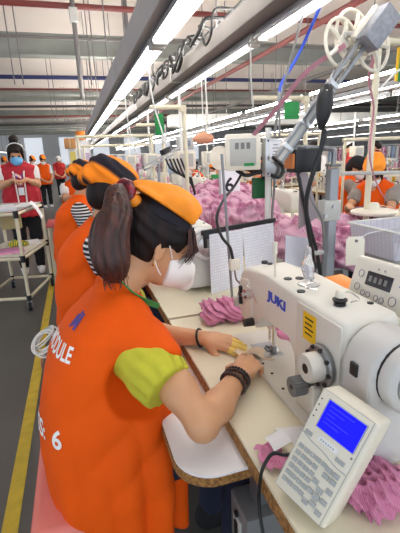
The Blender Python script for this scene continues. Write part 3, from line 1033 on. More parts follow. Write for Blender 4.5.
# printed lettering, pressed onto the cloth from behind
def press(o, dirv, lift=.0016):
    """push each vertex of o along dirv until it lies on the vest"""
    me = vest.data
    bt = BVHTree.FromPolygons([mw(vest) @ v.co for v in me.vertices], [p.vertices[:] for p in me.polygons])
    bm = bmesh.new(); bm.from_mesh(o.data)
    bmesh.ops.triangulate(bm, faces=bm.faces)
    for _ in range(3):
        es = [e for e in bm.edges if e.calc_length() > .008]
        if es: bmesh.ops.subdivide_edges(bm, edges=es, cuts=1)
        bmesh.ops.triangulate(bm, faces=bm.faces)
    dead = []
    for v in bm.verts:
        h, n_, i_, d_ = bt.ray_cast(v.co, V(dirv))
        if h is None: dead.append(v)
        else: v.co = h + n_ * (lift if n_.dot(V(dirv)) < 0 else -lift)
    if dead: bmesh.ops.delete(bm, geom=dead, context='VERTS')
    bm.to_mesh(o.data); bm.free()
def print_text(s, size, org, right, up, dirv, m, offset=.0016, sx=1.0):
    o = text_obj('lettering', s, size, frame(right, up, org), m, None, extrude=0, offset=offset * size / .06, sx=sx)
    press(o, dirv)
    setparent(o, vest)
    return o
DV = nrm((.72, .68, -.12))
RT = V(nrm((.68, -.72, 0))); UPV = V((0, 0, 1))
print_text('MODULE', .050, (-.262, .962, .945), RT, UPV, DV, WHITE_PRINT, sx=.84)
print_text('ESS:', .064, (-.280, .952, .735), RT, UPV, DV, WHITE_PRINT, sx=1.0)
print_text('6', .066, tuple(V((-.280, .952, .735)) + RT * .138), RT, UPV, DV, WHITE_PRINT, sx=1.0)
lg = MB()
for k, (x, y, w_, h_) in enumerate(((0, 0, .012, .030), (.014, .006, .012, .034), (.028, .0, .012, .038), (.006, .012, .03, .012))):
    lg.prism([(x, y), (x + w_, y), (x + w_ + .010, y + h_), (x + .010, y + h_)], .0, frame(RT, UPV, (-.16, .93, 1.00)))
lo = lg.build('printed_logo', BLUE_PRINT, None, smooth=0)
bm = bmesh.new(); bm.from_mesh(lo.data); bmesh.ops.remove_doubles(bm, verts=bm.verts, dist=1e-5); bm.to_mesh(lo.data); bm.free()
press(lo, DV); setparent(lo, vest)

# lanyard round the neck
lan = []
for k in range(15):
    a = math.radians(-35 + 250 * k / 14 + 0)
    lan.append((NECK[0] - .004 - .062 * math.sin(a) * .98 + .02, NECK[1] + .072 * math.cos(a), NECK[2] + .012 - .030 * (-math.sin(a) * .5 + .5)))
def band(pts, w, th, m, name, parent, upv=(0, 0, 1)):
    pts = catmull([V(p) for p in pts], 4)
    b = MB(); ring = []
    c = sum(pts, V()) / len(pts)
    for i, p in enumerate(pts):
        t = (pts[min(i + 1, len(pts) - 1)] - pts[max(i - 1, 0)]).normalized()
        u = V(upv); u = (u - t * u.dot(t)).normalized(); o = t.cross(u)
        ring.append([b.bm.verts.new(p + u * w * a + o * th * c_) for a, c_ in ((-.5, -.5), (.5, -.5), (.5, .5), (-.5, .5))])
    for i in range(len(ring) - 1):
        for k in range(4):
            b.bm.faces.new((ring[i][k], ring[i][(k + 1) % 4], ring[i + 1][(k + 1) % 4], ring[i + 1][k]))
    b.bm.faces.new(ring[0]); b.bm.faces.new(ring[-1])
    return b.build(name, m, parent)
band([(.185, 1.06, .990), (.152, 1.028, 1.018), (.116, 1.014, 1.052), (.084, 1.022, 1.088), (.055, 1.048, 1.116), (.040, 1.09, 1.124), (.050, 1.135, 1.10), (.09, 1.165, 1.06), (.15, 1.165, 1.0)], .016, .003, GREEN_BAND, 'lanyard', hero, upv=(-.4, -.5, .75))

# hair
def hair_groove(F, c, R, amp, freq, seed):
    w = sumsin(seed, 5, 15, 40)
    def fn(X, Y, Z):
        y = R[1][0] * (X - c[0]) + R[1][1] * (Y - c[1]) + R[1][2] * (Z - c[2])
        z = R[2][0] * (X - c[0]) + R[2][1] * (Y - c[1]) + R[2][2] * (Z - c[2])
        return amp * np.sin(freq * np.arctan2(z - .10, y + .0001) + 2 * w(X, Y, Z))
    F.wobble(fn)
F = Field(np.array(HC) - .2, np.array(HC) + .2, .0046)
hd.skull(F, .014, .0)
hd.ell(F, (-.075, 0, .045), (.060, .070, .075), .03)
hd.ell(F, (-.04, 0, -.035), (.055, .060, .055), .03)
hair_groove(F, hd.c, HR, .0016, 26, 21)
# face and ear openings
hd.ell(F, (.115, 0, -.045), (.085, .115, .112), .008, 'cut')
hd.ell(F, (.030, -.085, -.045), (.050, .04, .058), .010, 'cut')
hd.ell(F, (.030, .085, -.045), (.050, .04, .058), .010, 'cut')
F.plane(hd.p(-.02, 0, -.085), -HR[2] * .9 + HR[0] * .35)
hair = F.mesh('hair', HAIR, hero, relax=1)
# loose strands over the temple and brow
fr = MB()
for k in range(46):
    s = -1 if k < 30 else 1
    a = random.uniform(0, 1)
    x0 = .045 + .045 * a; y0 = s * (.070 - .055 * a * a); z0 = .085 - .02 * a + random.uniform(-.015, .01)
    x1 = x0 + random.uniform(.015, .035); z1 = .03; x2 = x0 + random.uniform(-.005, .02); z2 = random.uniform(-.04, .005)
    yb = s * (.077 - .045 * a)
    fr.tube([hd.p(x0, y0, z0), hd.p(x1, yb * 1.02, z1), hd.p(x2 + .008, yb * 1.03, (z1 + z2) / 2), hd.p(x2, yb * 1.01, z2)], [.0022, .0006], seg=5, smooth=5)
fr.build('fringe_strands', PONY, hair)
# ponytail
KN = hd.p(-.140, -.012, .092)
pp = [KN, KN + (-.030, -.030, .006), (.094, 1.04, 1.268), (.072, 1.02, 1.232), (.062, 1.01, 1.19), (.064, 1.0, 1.15), (.070, 1.0, 1.122)]
pr = [.016, .024, .034, .042, .046, .042, .026]
pq = [np.array(p) for p in catmull([V(p) for p in pp], 4)]
rq = np.interp(np.linspace(0, len(pr) - 1, len(pq)), range(len(pr)), pr)
F = Field(np.min(pq, 0) - .08, np.max(pq, 0) + .08, .0045)
for i in range(len(pq) - 1): F.cone(pq[i], pq[i + 1], rq[i], rq[i + 1], .01)
wS = sumsin(31, 6, 10, 25)
P0, P1 = pq[6], pq[-3]
def strands(X, Y, Z):
    a = np.arctan2(Y - np.interp(-Z, [-p[2] for p in pq[6:]], [p[1] for p in pq[6:]]), X - np.interp(-Z, [-p[2] for p in pq[6:]], [p[0] for p in pq[6:]]))
    return .0026 * np.sin(11 * a + 1.5 * wS(X, Y, Z)) + .0012 * np.sin(31 * a + 2 * wS(X, Y, Z))
F.wobble(strands)
pony = F.mesh('ponytail', PONY, hair, relax=1)
st = MB()
for k in range(70):
    a = random.uniform(0, 2 * PI); q = random.uniform(.75, 1.06)
    pts = []
    for i in range(3, len(pq)):
        o = V((math.cos(a), math.sin(a), 0)) * rq[i] * q
        if i == len(pq) - 1: o = o * .9 + V((random.uniform(-.012, .012), random.uniform(-.012, .012), -random.uniform(.0, .05)))
        pts.append(V(pq[i]) + o)
    st.tube(pts, [.0014, .0008], seg=5)
st.build('loose_strands', PONY, pony)

# headscarf: orange crown over a dark band, tied at the knot
F = Field(np.array(HC) - .22, np.array(HC) + .22, .0046)
hd.ell(F, (-.020, 0, .062), (.098, .084, .088), 0)
hd.ell(F, (-.085, 0, .098), (.062, .066, .056), .03)
hd.ell(F, (.030, 0, .110), (.066, .070, .052), .03)
hd.ell(F, (-.02, 0, .13), (.07, .07, .04), .03)
wC = sumsin(41, 7, 18, 50)
cc = hd.c
def crumple(X, Y, Z):
    x = HR[0][0] * (X - cc[0]) + HR[0][1] * (Y - cc[1]) + HR[0][2] * (Z - cc[2])
    y = HR[1][0] * (X - cc[0]) + HR[1][1] * (Y - cc[1]) + HR[1][2] * (Z - cc[2])
    return .0042 * np.sin(y * 75 + 2.0 * wC(X, Y, Z) + x * 22) + .0025 * wC(X, Y, Z)
F.wobble(crumple)
F.plane(hd.p(0, 0, .100), -HR[2] - HR[0] * .15)
hd.ell(F, (.145, 0, .085), (.088, .14, .085), .012, 'cut')
scarf = F.mesh('headscarf', ORANGE_SCARF, hero, relax=1)
F = Field(np.array(HC) - .22, np.array(HC) + .22, .0048)
hd.ell(F, (-.020, 0, .050), (.106, .089, .086), 0)
F.plane(hd.p(0, 0, .108), HR[2] + HR[0] * .15)
F.plane(hd.p(0, 0, .066), -HR[2] - HR[0] * .10)
hd.ell(F, (.145, 0, .085), (.090, .14, .085), .005, 'cut')
F.wobble(lambda X, Y, Z: .0016 * wC(X * 1.6, Y * 1.6, Z * 1.6))
F.mesh('dark_band', NAVY_CLOTH, scarf, relax=1)
# knot and scrunchie
F = Field(KN - .09, KN + .09, .0042)
F.cone(KN + (.012, -.02, -.016), KN + (-.022, .004, .010), .022, .020, .01).cone(KN + (-.022, .004, .01), KN + (-.05, -.022, -.03), .018, .012, .01)
F.wobble(lambda X, Y, Z: .004 * wC(X * 2, Y * 2, Z * 2))
F.mesh('scarf_knot', ORANGE_SCARF, scarf)
SATIN = mat('crimson_satin', (150, 20, 44), .25, var=.4, vscale=60, col2=(60, 6, 22), bump=.2, bscale=120)
F = Field(KN - .09, KN + .09, .004)
for k in range(9):
    a = 2 * PI * k / 9
    ax = nrm((-.55, -.5, .35)); u = nrm(np.cross(ax, (0, 0, 1))); v = np.cross(ax, u)
    F.ell(KN + ax * .014 + (u * math.cos(a) + v * math.sin(a)) * .026, (.014, .014, .014), None, .006)
F.wobble(lambda X, Y, Z: .003 * wC(X * 2.5, Y * 2.5, Z * 2.5))
F.mesh('scrunchie', SATIN, pony)

# folded mask with ear loops
F = Field(np.array(HC) - .18, np.array(HC) + .18, .004)
hd.ell(F, (.054, 0, -.050), (.082, .070, .066), 0)
hd.ell(F, (.108, 0, -.050), (.044, .036, .050), .02)
hd.ell(F, (.135, 0, -.075), (.030, .010, .030), .012)
F.plane(hd.p(.03, 0, 0), -HR[0] - HR[2] * .25)
F.plane(hd.p(.11, 0, -.004), HR[2] + HR[0] * .35)
F.plane(hd.p(0, 0, -.104), -HR[2])
F.mesh('face_mask', MASKW, hero, relax=2)
mk = [o for o in hero.children if o.name.startswith('face_mask')][0] if False else [o for o in SC.objects if o.parent == hero and o.name.startswith('face_mask')][0]
lp = MB()
for s in (-1, 1):
    lp.tube([hd.p(.040, .068 * s, -.020), hd.p(.016, .080 * s, .008), hd.p(-.004, .085 * s, .024)], .0018, seg=6, smooth=5)
    lp.tube([hd.p(.030, .062 * s, -.075), hd.p(.006, .076 * s, -.058), hd.p(-.012, .082 * s, -.040)], .0018, seg=6, smooth=5)
lp.build('ear_loop', MASKW, mk)
MB().ell(hd.p(.078 + .003, -.031, .006), .0125).ell(hd.p(.081, .031, .006), .0125).build('eye', mat('eye', (60, 44, 40), .2, var=.3), hero)
MB().tube([hd.p(-.010, -.080, -.044), hd.p(-.008, -.083, -.052), hd.p(-.012, -.080, -.056)], .0022, seg=6).build('earring', mat('gold', (220, 170, 70), .25, metal=1.0), hero)

# bracelets
def ring_at(p, d, r, bead, n, m, name, parent, squash=.8):
    M = axis_matrix(d, p)
    b = MB()
    for k in range(n):
        a = 2 * PI * k / n
        b.ell(M @ V((r * math.cos(a), r * squash * math.sin(a), 0)), bead, u=8, v=6)
    return b.build(name, m, parent)
BEAD = mat('dark_beads', (58, 38, 30), .3, var=.4, vscale=80)
fd = nrm(RW - RE)
for off, tilt in ((-.010, .12), (.004, -.05), (.018, .04)):
    ring_at(V(RW + fd * (off - .022)), fd + np.array([tilt, 0, tilt]), .0335, .0052, 26, BEAD, 'bead_bracelet', hero, .92)
lfd = nrm(LW - LE)
tq = []
for k in range(25):
    a = 2 * PI * k / 24
    tq.append(axis_matrix(lfd + np.array([.25, .0, .2]), LW - lfd * .012) @ V((.031 * math.cos(a), .029 * math.sin(a), 0)))
MB().tube(tq, .004, seg=6).build('black_bangle', BLACKP, hero)
# yellow finger cots on the far hand
COT = mat('finger_cot', (240, 206, 104), .6, var=.06)
b = MB()
for i in (0, 1, 2):
    p = [V(q) for q in lf[i]]
    b = MB(); b.tube([p[0] + (p[1] - p[0]) * .1, p[1], p[2], p[3] + (p[3] - p[2]) * .15], [.0115, .011, .0102, .008], seg=10)
    b.build('finger_cot', COT, hero)
# ------------------------------------------------------------------ things on and around the near table
def pile(name, label, cat, c, r, seed, m, lumps=14, res=.011, amp=.010, freq=(22, 55), group=None, ridge=0.0):
    """heap of crumpled cloth resting at height c[2]"""
    rg = np.random.default_rng(seed)
    c = np.array(c, float); r = np.array(r, float)
    F = Field(c - (r[0] + .05, r[1] + .05, .03), c + (r[0] + .05, r[1] + .05, r[2] * 1.5 + .06), res)
    for k in range(lumps):
        a = rg.uniform(0, 6.28); q = math.sqrt(rg.uniform(0, 1)) * .72
        p = c + np.array([r[0] * q * math.cos(a), r[1] * q * math.sin(a), r[2] * (.35 + .45 * (1 - q) * rg.uniform(.6, 1.2))])
        rr = np.array([rg.uniform(.25, .5) * r[0], rg.uniform(.25, .5) * r[1], rg.uniform(.35, .6) * r[2]])
        t = rg.uniform(0, 6.28)
        R = np.array([[math.cos(t), math.sin(t), rg.uniform(-.5, .5)], [-math.sin(t), math.cos(t), 0], [0, 0, 1]])
        R[0] /= np.linalg.norm(R[0]); R[2] = np.cross(R[0], R[1]); R[2] /= np.linalg.norm(R[2])
        F.ell(p, rr, R, .02)
    w = sumsin(seed + 1, 9, *freq); w2 = sumsin(seed + 2, 6, freq[0] * .4, freq[0])
    w3 = sumsin(seed + 3, 6, freq[0] * .5, freq[0] * 1.2)
    F.wobble(lambda X, Y, Z: amp * (1.9 * np.abs(np.sin(3.6 * w2(X, Y, Z) + (X * 14 + Z * 18) * ridge)) - 1) + amp * .7 * (1.6 * np.abs(np.sin(4.5 * w3(X, Y, Z) + 1.2)) - .8) + amp * .35 * w(X, Y, Z))
    F.plane((0, 0, c[2] + .001), (0, 0, -1))
    o = F.mesh(name, m, None, relax=1, loc=tuple(c))
    return tag(o, label, cat, group)

TT = TZ + .0005
pile('garment_piece', 'crumpled pink striped cloth on the cream tabletop beyond the near hands', 'fabric', (.500, 1.375, TT), (.110, .090, .060), 51, PINK2, 18, .0045, .007, (50, 120), ridge=6)
pile('garment_piece', 'flat pink cloth behind the needle of the near machine', 'fabric', (.672, 1.14, TT), (.07, .12, .018), 52, PINK2, 12, .006, .004, (30, 70), ridge=3)
pile('ruffle_bundle', 'ruffled pink trimming lying on the table beside the blue-screened keypad', 'fabric', (.455, .485, TT), (.060, .065, .05), 53, PINK2, 20, .004, .006, (70, 160), ridge=9)
o = MB().surf(lambda u, v: (.300 + .055 * u + .006 * math.sin(9 * v), .665 - .075 * v + .004 * math.sin(7 * u), TT + .006 + .010 * abs(math.sin(4 * v + 2 * u)) + .004 * math.sin(12 * u)), 14, 14, .0025).build('fabric_strip', PINK2, loc=(.32, .63, TT))
tag(o, 'narrow pink cloth strip at the table edge under the white slip', 'fabric')
o = MB().surf(lambda u, v: (.330 + .045 * u, .672 - .045 * v + .01 * u, TT + .021 + .004 * u + .004 * math.sin(3 * v)), 6, 6, .0008).build('paper_slip', PAPER, loc=(.35, .65, TT + .02))
tag(o, 'small white slip lying on the pink strip at the table edge', 'paper')
o = MB().surf(lambda u, v: (.375 + .09 * u + .02 * v, .715 - .075 * v - .02 * u, TT + .002 + .028 * u * v), 8, 8, .0006).build('paper_sheet', PAPER, loc=(.40, .68, TT))
tag(o, 'white paper sheet with a lifted corner between the machine and the keypad', 'paper')
# cloth being sewn
o = MB().surf(lambda u, v: (.415 + .10 * u, 1.075 - .075 * v + .02 * math.sin(4 * u), TT + .012 + .006 * math.sin(9 * u + 4 * v) + .022 * (1 - u) * v), 18, 14, .003).build('cloth_piece', mat('cream_cloth', (228, 206, 176), .85, var=.1, vscale=60), loc=(.46, 1.04, TT))
tag(o, 'cream cloth piece pinched under the near worker\'s fingers at the needle', 'fabric')

# ---- keypad with blue screen
kr = V((.385, -.896, -.222)); ku = V((.458, -.073, .886)); kc = V((.352, .494, .8945))
KW, KH = .106, .210
KM = frame(kr, ku, kc)
t = thing('keypad_console', 'beige keypad console with a lit blue screen standing on the near table', 'console', (.352, .494, TZ))
MB().box((.003, 0, -.0315), (KW, KH, .063), KM, bev=.007, seg=3).build('case', BEIGEP, t, smooth=50)
def kp(a, b, z=0.0): return V(((a - .5) * KW, (.5 - b) * KH, z))
def kpoly(ab, h, m, name, parent, z0=0.0, bev=0.0):
    return MB().prism([((a - .5) * KW, (.5 - b) * KH) for a, b in ab][::-1], h, KM @ Matrix.Translation((0, 0, z0)), bev=bev).build(name, m, parent, smooth=30)
kpoly([(.03, .015), (.955, .015), (.955, .985), (.03, .985)], .0022, KEYD, 'face_rim', t, 0, .001)
kpoly([(.045, .02), (.94, .02), (.94, .978), (.045, .978)], .0035, BEIGEP, 'face_panel', t, 0, .0012)
sc = kpoly([(.20, .06), (.90, .06), (.90, .325), (.20, .325)], .0012, KEYG, 'screen_rim', t, .0035)
kpoly([(.22, .068), (.88, .068), (.88, .317), (.22, .317)], .0006, BLUESCREEN, 'screen', sc, .0047)
SOFT = mat('screen_text', (40, 40, 250), .4, var=0, emit=.9)
for r_ in range(5):
    kpoly([(.28, .10 + .037 * r_), (.28 + .14 * (3 - r_ % 3), .10 + .037 * r_), (.28 + .14 * (3 - r_ % 3), .106 + .037 * r_), (.28, .106 + .037 * r_)], .0003, SOFT, 'screen_row', sc, .0053)
kpoly([(.33, .372), (.68, .372), (.68, .412), (.33, .412)], .0006, PAPER, 'name_plate', t, .0035)
for k in range(6):
    kpoly([(.37 + .045 * k, .384), (.395 + .045 * k, .384), (.395 + .045 * k, .400), (.37 + .045 * k, .400)], .0004, KEYG, 'plate_mark', t, .0040)
for b_ in (.10, .155, .21, .265):
    MB().cyl(KM @ kp(.095, b_, .003), KM @ kp(.095, b_, .0045), .0014, seg=10).build('indicator', BLACKP, t)
MB().cyl(KM @ kp(.90, .36, .003), KM @ kp(.90, .36, .0042), .002, seg=10).build('light_sensor', GREYP, t)
# groove sweeping over the keys
MB().tube([KM @ kp(.05, .43, .0035), KM @ kp(.25, .455, .0035), KM @ kp(.5, .47, .0035), KM @ kp(.75, .50, .0035), KM @ kp(.935, .50, .0035)], .0010, seg=6, smooth=6).build('groove', KEYG, t)
def key(a, b, w=.092, h=.036):
    kpoly([(a - w / 2, b - h / 2), (a + w / 2, b - h / 2), (a + w / 2, b + h / 2), (a - w / 2, b + h / 2)], .0035, KEYG, 'key', t, .0030, .0011)
key(.16, .41, .13, .034); key(.78, .44, .16, .034)
for r_ in range(6):
    for c_ in range(4 if r_ > 0 else 5):
        key(.15 + .112 * c_, .545 + .066 * r_)
for a_, b_ in ((.70, .555), (.83, .555), (.70, .615), (.83, .615), (.72, .745), (.72, .875), (.59, .80), (.85, .80), (.60, .705), (.85, .70), (.60, .905), (.85, .905)): key(a_, b_, .11, .042)
MB().cyl(KM @ kp(.72, .81, .003), KM @ kp(.72, .81, .0068), .0068, seg=18).build('key', KEYG, t)
MB().box((.01, -.045, -.085), (.05, .06, .048), KM, bev=.004).build('stand_bracket', DULL_STEEL, t)
text_obj('lettering', 'SELECT', .0052, KM @ Matrix.Translation(kp(.08, .962, .0037)), KEYD, t, extrude=.0002) if False else None
cb = thing('keypad_cable', 'black cable drooping from the keypad console over the table edge', 'cable', (.30, .52, TZ))
MB().tube([KM @ kp(.04, .72, -.03), (.322, .570, .842), (.308, .585, .838), (.297, .592, .822), (.282, .59, .79), (.276, .585, .72), (.275, .55, .64), (.285, .53, .5), (.30, .53, .2)], .0036, seg=8, smooth=8).build('cord', BLACKP, cb)

# ---- control panel on the machine's back
pr_ = V((.03, -.998, .03)); pu = V((.30, .02, .954))
PC = V((.645, .700, 1.086)); PW, PH = .250, .128
PMx = frame(pr_, pu, PC)
t = thing('machine_display', 'white control panel with a dark display mounted behind the near machine', 'control panel', (.70, .72, 1.03))
MB().box((0, 0, -.018), (PW, PH, .036), PMx, bev=.010, seg=3).build('case', MACH2, t, smooth=50)
MB().box((0, -.054, -.014), (PW * .98, .022, .04), PMx, bev=.008, seg=2).build('lower_lip', BEIGEP, t, smooth=50)
MB().box((-.030, .016, .0005), (.080, .034, .0025), PMx, bev=.001).build('display', LCD, t)
for k in range(4):
    MB().box((-.056 + .016 * k, .016, .0020), (.009, .014, .0006), PMx).build('display_digit', GREYP, t, smooth=0)
RINGB = mat('button_ring', (60, 66, 120), .5, var=.05)
for (a, b, r) in ((-.090, .022, .0085), (-.092, -.012, .0085), (-.068, -.022, .0065), (-.050, -.022, .0065), (-.024, -.024, .0065), (-.006, -.024, .0065), (.024, -.018, .0105), (-.020, .042, .002), (-.04, .042, .002)):
    q = []
    for k in range(19):
        q.append(PMx @ V((a + r * math.cos(2 * PI * k / 18), b + r * math.sin(2 * PI * k / 18), .0008)))
    bt_ = MB().tube(q, .0007, seg=5).build('button', RINGB, t)
    MB().cyl(PMx @ V((a, b, 0)), PMx @ V((a, b, .0012)), r * .8, seg=14).build('button_face', MACH2, bt_)
text_obj('lettering', 'JUKI', .014, PMx @ Matrix.Translation((.030, .020, .0006)), JUKIBLUE, t, extrude=.0003, sx=1.3)
MB().box((.645, .70, 1.045), (.05, .03, .02), bev=.003).build('mount_arm', DULL_STEEL, t)
MB().tube([(.64, .80, 1.03), (.628, .84, 1.03), (.625, .76, 1.02), (.622, .70, 1.03)], .004, seg=6, smooth=5).build('lead', GREYP, t)

t = tag(MB().prism([(-.040, -.07), (.040, -.07), (.036, .07), (-.036, .07)], .016, frame((1, .1, 0), (-.1, 1, .12), (.700, .905, 1.020)), bev=.007).build('parts_tray', ORANGE_TRAY, None, loc=(.70, .905, 1.02)), 'orange plastic tray tucked behind the near machine beside its panel', 'tray')
# plastic thread bag standing on the machine
CLEAR = mat('clear_plastic', (236, 238, 240), .15, var=.05, trans=.75)
F = Field((.42, .78, 1.06), (.62, .95, 1.20), .005)
F.cone((.531, .838, 1.095), (.533, .85, 1.12), .014, .016, .01).cone((.533, .85, 1.12), (.545, .868, 1.160), .015, .006, .01)
F.wobble(lambda X, Y, Z, s=sumsin(77, 7, 60, 160): .003 * s(X, Y, Z))
F.mesh('bobbin_wrap', CLEAR, machine)

# ---- stool
t = thing('stool', 'stool with a pink padded seat under the near worker', 'stool', (-.03, 1.06, 0))
MB().box((-.085, 1.06, .475), (.25, .40, .07), bev=.022, seg=3).build('seat_pad', PINK_SEAT, t, smooth=60)
MB().surf(lambda u, v: (-.212 - .012 * math.sin(5 * v) * u, .87 + .38 * v, .49 - .24 * u), 6, 16, .006).build('seat_skirt', PINK_SEAT, t)
for sx in (-.17, .0):
    for sy in (.90, 1.22):
        MB().box((sx, sy, .215), (.035, .035, .43)).build('leg', DULL_STEEL, t)
MB().box((-.085, 1.06, .20), (.17, .02, .02)).build('rung', DULL_STEEL, t)

# ---- grey drive box under the table
t = thing('drive_box', 'grey machine drive box under the near table beside dark trousers', 'drive box', (.36, .84, .28))
MB().box((.375, .80, .36), (.12, .12, .28), Matrix.Rotation(.0, 4, 'Z'), bev=.01).build('case', GREYP, t)
MB().box((.313, .80, .40), (.006, .05, .12), bev=.002).build('switch_plate', LGREYP, t)
MB().box((.308, .80, .42), (.006, .018, .05), bev=.002).build('switch', BLACKP, t)
MB().cyl((.312, .80, .47), (.306, .80, .47), .009).build('lamp_button', BLACKP, t)
MB().box((.375, .80, .62), (.03, .05, .25)).build('hanger', DULL_STEEL, t)

# ---- papers clipped to a black bar
ba, bb = V((.520, 1.66, 1.070)), V((.915, 1.795, 1.072))
ub = (bb - ba).normalized()
t = thing('paper_hanger', 'black hanger bar holding printed sheets behind the near machine', 'hanger', (.88, 2.13, .99))
BM = frame(ub, (0, 0, 1), ba)
L = (bb - ba).length
MB().box((L / 2, 0, 0), (L + .04, .022, .014), BM, bev=.003).build('bar', BLACKP, t)
for s in (.01, L - .01):
    b = MB(); b.box((s, -.036, 0), (.036, .072, .016), BM, bev=.004); ck = b.build('clip', BLACKP, t)
    MB().box((s, -.05, .009), (.014, .04, .004), BM).build('clip_slot', GREYP, ck)
MB().box((L * .25, -.146, -.004), (.010, .288, .010), BM).box((L * .75, -.146, -.004), (.010, .288, .010), BM).build('support_leg', DULL_STEEL, t)
def sheet(name, label, M, w, h, m, seed, bend=.012, group=None, parent=None):
    w1_ = sumsin(seed, 4, 4, 12)
    o = MB().surf(lambda u, v: M @ V((w * u, -h * v, bend * float(w1_(np.array(w * u), np.array(h * v), np.array(.3))) + .012 * v)), 12, 12, .0006).build(name, m, None)
    o.matrix_basis = Matrix.Translation(M.translation) @ o.matrix_basis
    o.data.transform(Matrix.Translation(-M.translation))
    return tag(o, label, 'paper', group)
sheet('printed_sheet', 'printed sheet with a grid table hanging left under the black bar', BM @ Matrix.Translation((.012, -.010, .012)), .195, .278, PRINTED, 61)
sheet('printed_sheet', 'printed sheet with a grid table hanging right under the black bar', BM @ Matrix.Translation((.212, -.010, .014)), .20, .272, PRINTED, 62)
sheet('printed_sheet', 'loose printed page leaning on the pink pile right of the black bar', frame((.95, .1, -.20), (.18, .25, .95), (.935, 1.70, 1.01)), .14, .18, PRINTED2, 63)

# ---- steel post with bracket, black box, air gun
t = thing('steel_post', 'square steel post behind the near machine with a bracket', 'post', (1.08, 1.55, 0))
MB().box((1.08, 1.55, .66), (.042, .042, 1.32), bev=.004).build('upright', DULL_STEEL, t)
MB().box((1.08, 1.55, 1.335), (.05, .05, .012), bev=.003).build('end_cap', GREYP, t)
MB().box((1.07, 1.55, 1.14), (.085, .06, .09), bev=.006).build('clamp', LGREYP, t)
for dz in (-.02, .02):
    MB().cyl((1.05 + dz, 1.518, 1.14 + dz), (1.05 + dz, 1.508, 1.14 + dz), .008, seg=8).build('bolt', STEEL, t)
MB().tube([(1.08, 1.55, 1.335), (1.08, 1.55, 1.39), (1.05, 1.55, 1.405), (.90, 1.55, 1.415)], .011, seg=8, smooth=5).build('side_arm', DULL_STEEL, t)
t = thing('sensor_box', 'black box on the steel post\'s side arm', 'box', (.93, 1.55, 1.36))
MB().box((.935, 1.55, 1.36), (.125, .08, .095), bev=.006).build('case', BLACKP, t)
MB().box((.866, 1.548, 1.36), (.014, .07, .06), bev=.004).build('side_block', mat('amber', (190, 110, 50), .5), t)
MB().cyl((.945, 1.55, 1.40), (.945, 1.55, 1.418), .012, seg=10).build('mount_stud', DULL_STEEL, t)
t = thing('air_gun', 'black tapered air gun hanging from the tilted feeder arm', 'air gun', (.96, 1.43, 1.60))
MB().lathe([(.008, .0), (.014, .01), (.026, .05), (.032, .09), (.030, .135), (.024, .15), (.012, .165)], axis_matrix((.12, 0, 1), (.935, 1.43, 1.475)), 18).build('body', BLACKP, t)
MB().tube([(.963, 1.43, 1.64), (.972, 1.43, 1.67), (.985, 1.435, 1.69)], .004, seg=6).build('hook', DULL_STEEL, t)
MB().tube([(.962, 1.43, 1.615), (.937, 1.405, 1.615)], .0035, seg=6).build('strap', LGREYP, t)
MB().tube([(.95, 1.43, 1.478), (.943, 1.44, 1.40), (.915, 1.45, 1.30), (.905, 1.47, 1.20), (.93, 1.49, 1.08), (.97, 1.51, .95), (.99, 1.52, .80)], [.010, .009], seg=8, smooth=6).build('hose', BLACKP, t)
t = thing('cable_loom', 'dark cables tied along the steel post', 'cable', (.95, 1.52, .8))
MB().tube([(.90, 1.54, 1.33), (.915, 1.52, 1.22), (.955, 1.515, 1.08), (1.0, 1.515, .94), (1.03, 1.52, .79)], .008, seg=8, smooth=6).build('cable', BLACKP, t)
MB().tube([(.905, 1.535, 1.32), (.96, 1.53, 1.20), (1.02, 1.525, 1.10), (1.035, 1.525, .98), (1.03, 1.52, .80)], .006, seg=8, smooth=6).build('cable', GREYP, t)
MB().box((1.0, 1.512, .96), (.05, .02, .02), bev=.004).build('cable_tie', LGREYP, t)
o = MB().surf(lambda u, v: (.905 + .10 * u * (.35 + .65 * v), 1.53, 1.31 - .24 * v + .05 * u * v), 8, 10, .004).build('grey_bag', mat('smoky_bag', (150, 138, 140), .4, var=.15), loc=(.95, 1.53, 1.2))
tag(o, 'smoky grey plastic bag hanging between the post and the cables', 'bag')

# ---- tilted tape feeder arm with reels
t = thing('tape_feeder', 'tilted silver feeder arm with a grey motor box and spoked reels', 'feeder', (.86, 1.55, 1.42))
a0, a1 = V((.80, 1.52, 1.37)), V((1.17, 1.50, 1.825))
da = (a1 - a0).normalized()
AM = frame(da, (0, 1, 0), a0); LA = (a1 - a0).length
for dz in (-.016, .016):
    MB().box((LA / 2, 0, dz), (LA, .026, .014), AM, bev=.002).build('rail', DULL_STEEL, t)
MB().box((LA * .25, 0, 0), (LA * .5, .020, .020), AM).build('web', LGREYP, t)
for s in (.1, .3, .62):
    MB().box((LA * s, 0, 0), (.02, .03, .05), AM, bev=.002).build('rail_clamp', STEEL, t)
BXM = frame(da, (0, 1, 0), a1)
MB().box((.045, -.02, -.01), (.155, .07, .085), BXM, bev=.008).build('motor_box', mat('speckled_grey', (150, 152, 158), .5, metal=.3, var=.25, vscale=60), t)
MB().box((.045, .02, -.01), (.15, .03, .11), BXM, bev=.006).build('back_plate', BEIGEP, t)
def reel(c, R, nsp, nm, axis=(.25, -.95, .1), label=None):
    M = axis_matrix(axis, c)
    b = MB()
    q = [M @ V((R * math.cos(2 * PI * k / 32), R * math.sin(2 * PI * k / 32), 0)) for k in range(33)]
    b.tube(q, .0075, seg=8)
    for k in range(nsp):
        a = 2 * PI * k / nsp
        b.tube([M @ V((.02 * math.cos(a), .02 * math.sin(a), 0)), M @ V((R * .55 * math.cos(a), R * .55 * math.sin(a), .006)), M @ V((R * math.cos(a), R * math.sin(a), 0))], [.012, .010, .008], seg=6)
    b.cyl(M @ V((0, 0, -.015)), M @ V((0, 0, .015)), .026, seg=16)
    return b.build(nm, BEIGEP, t)
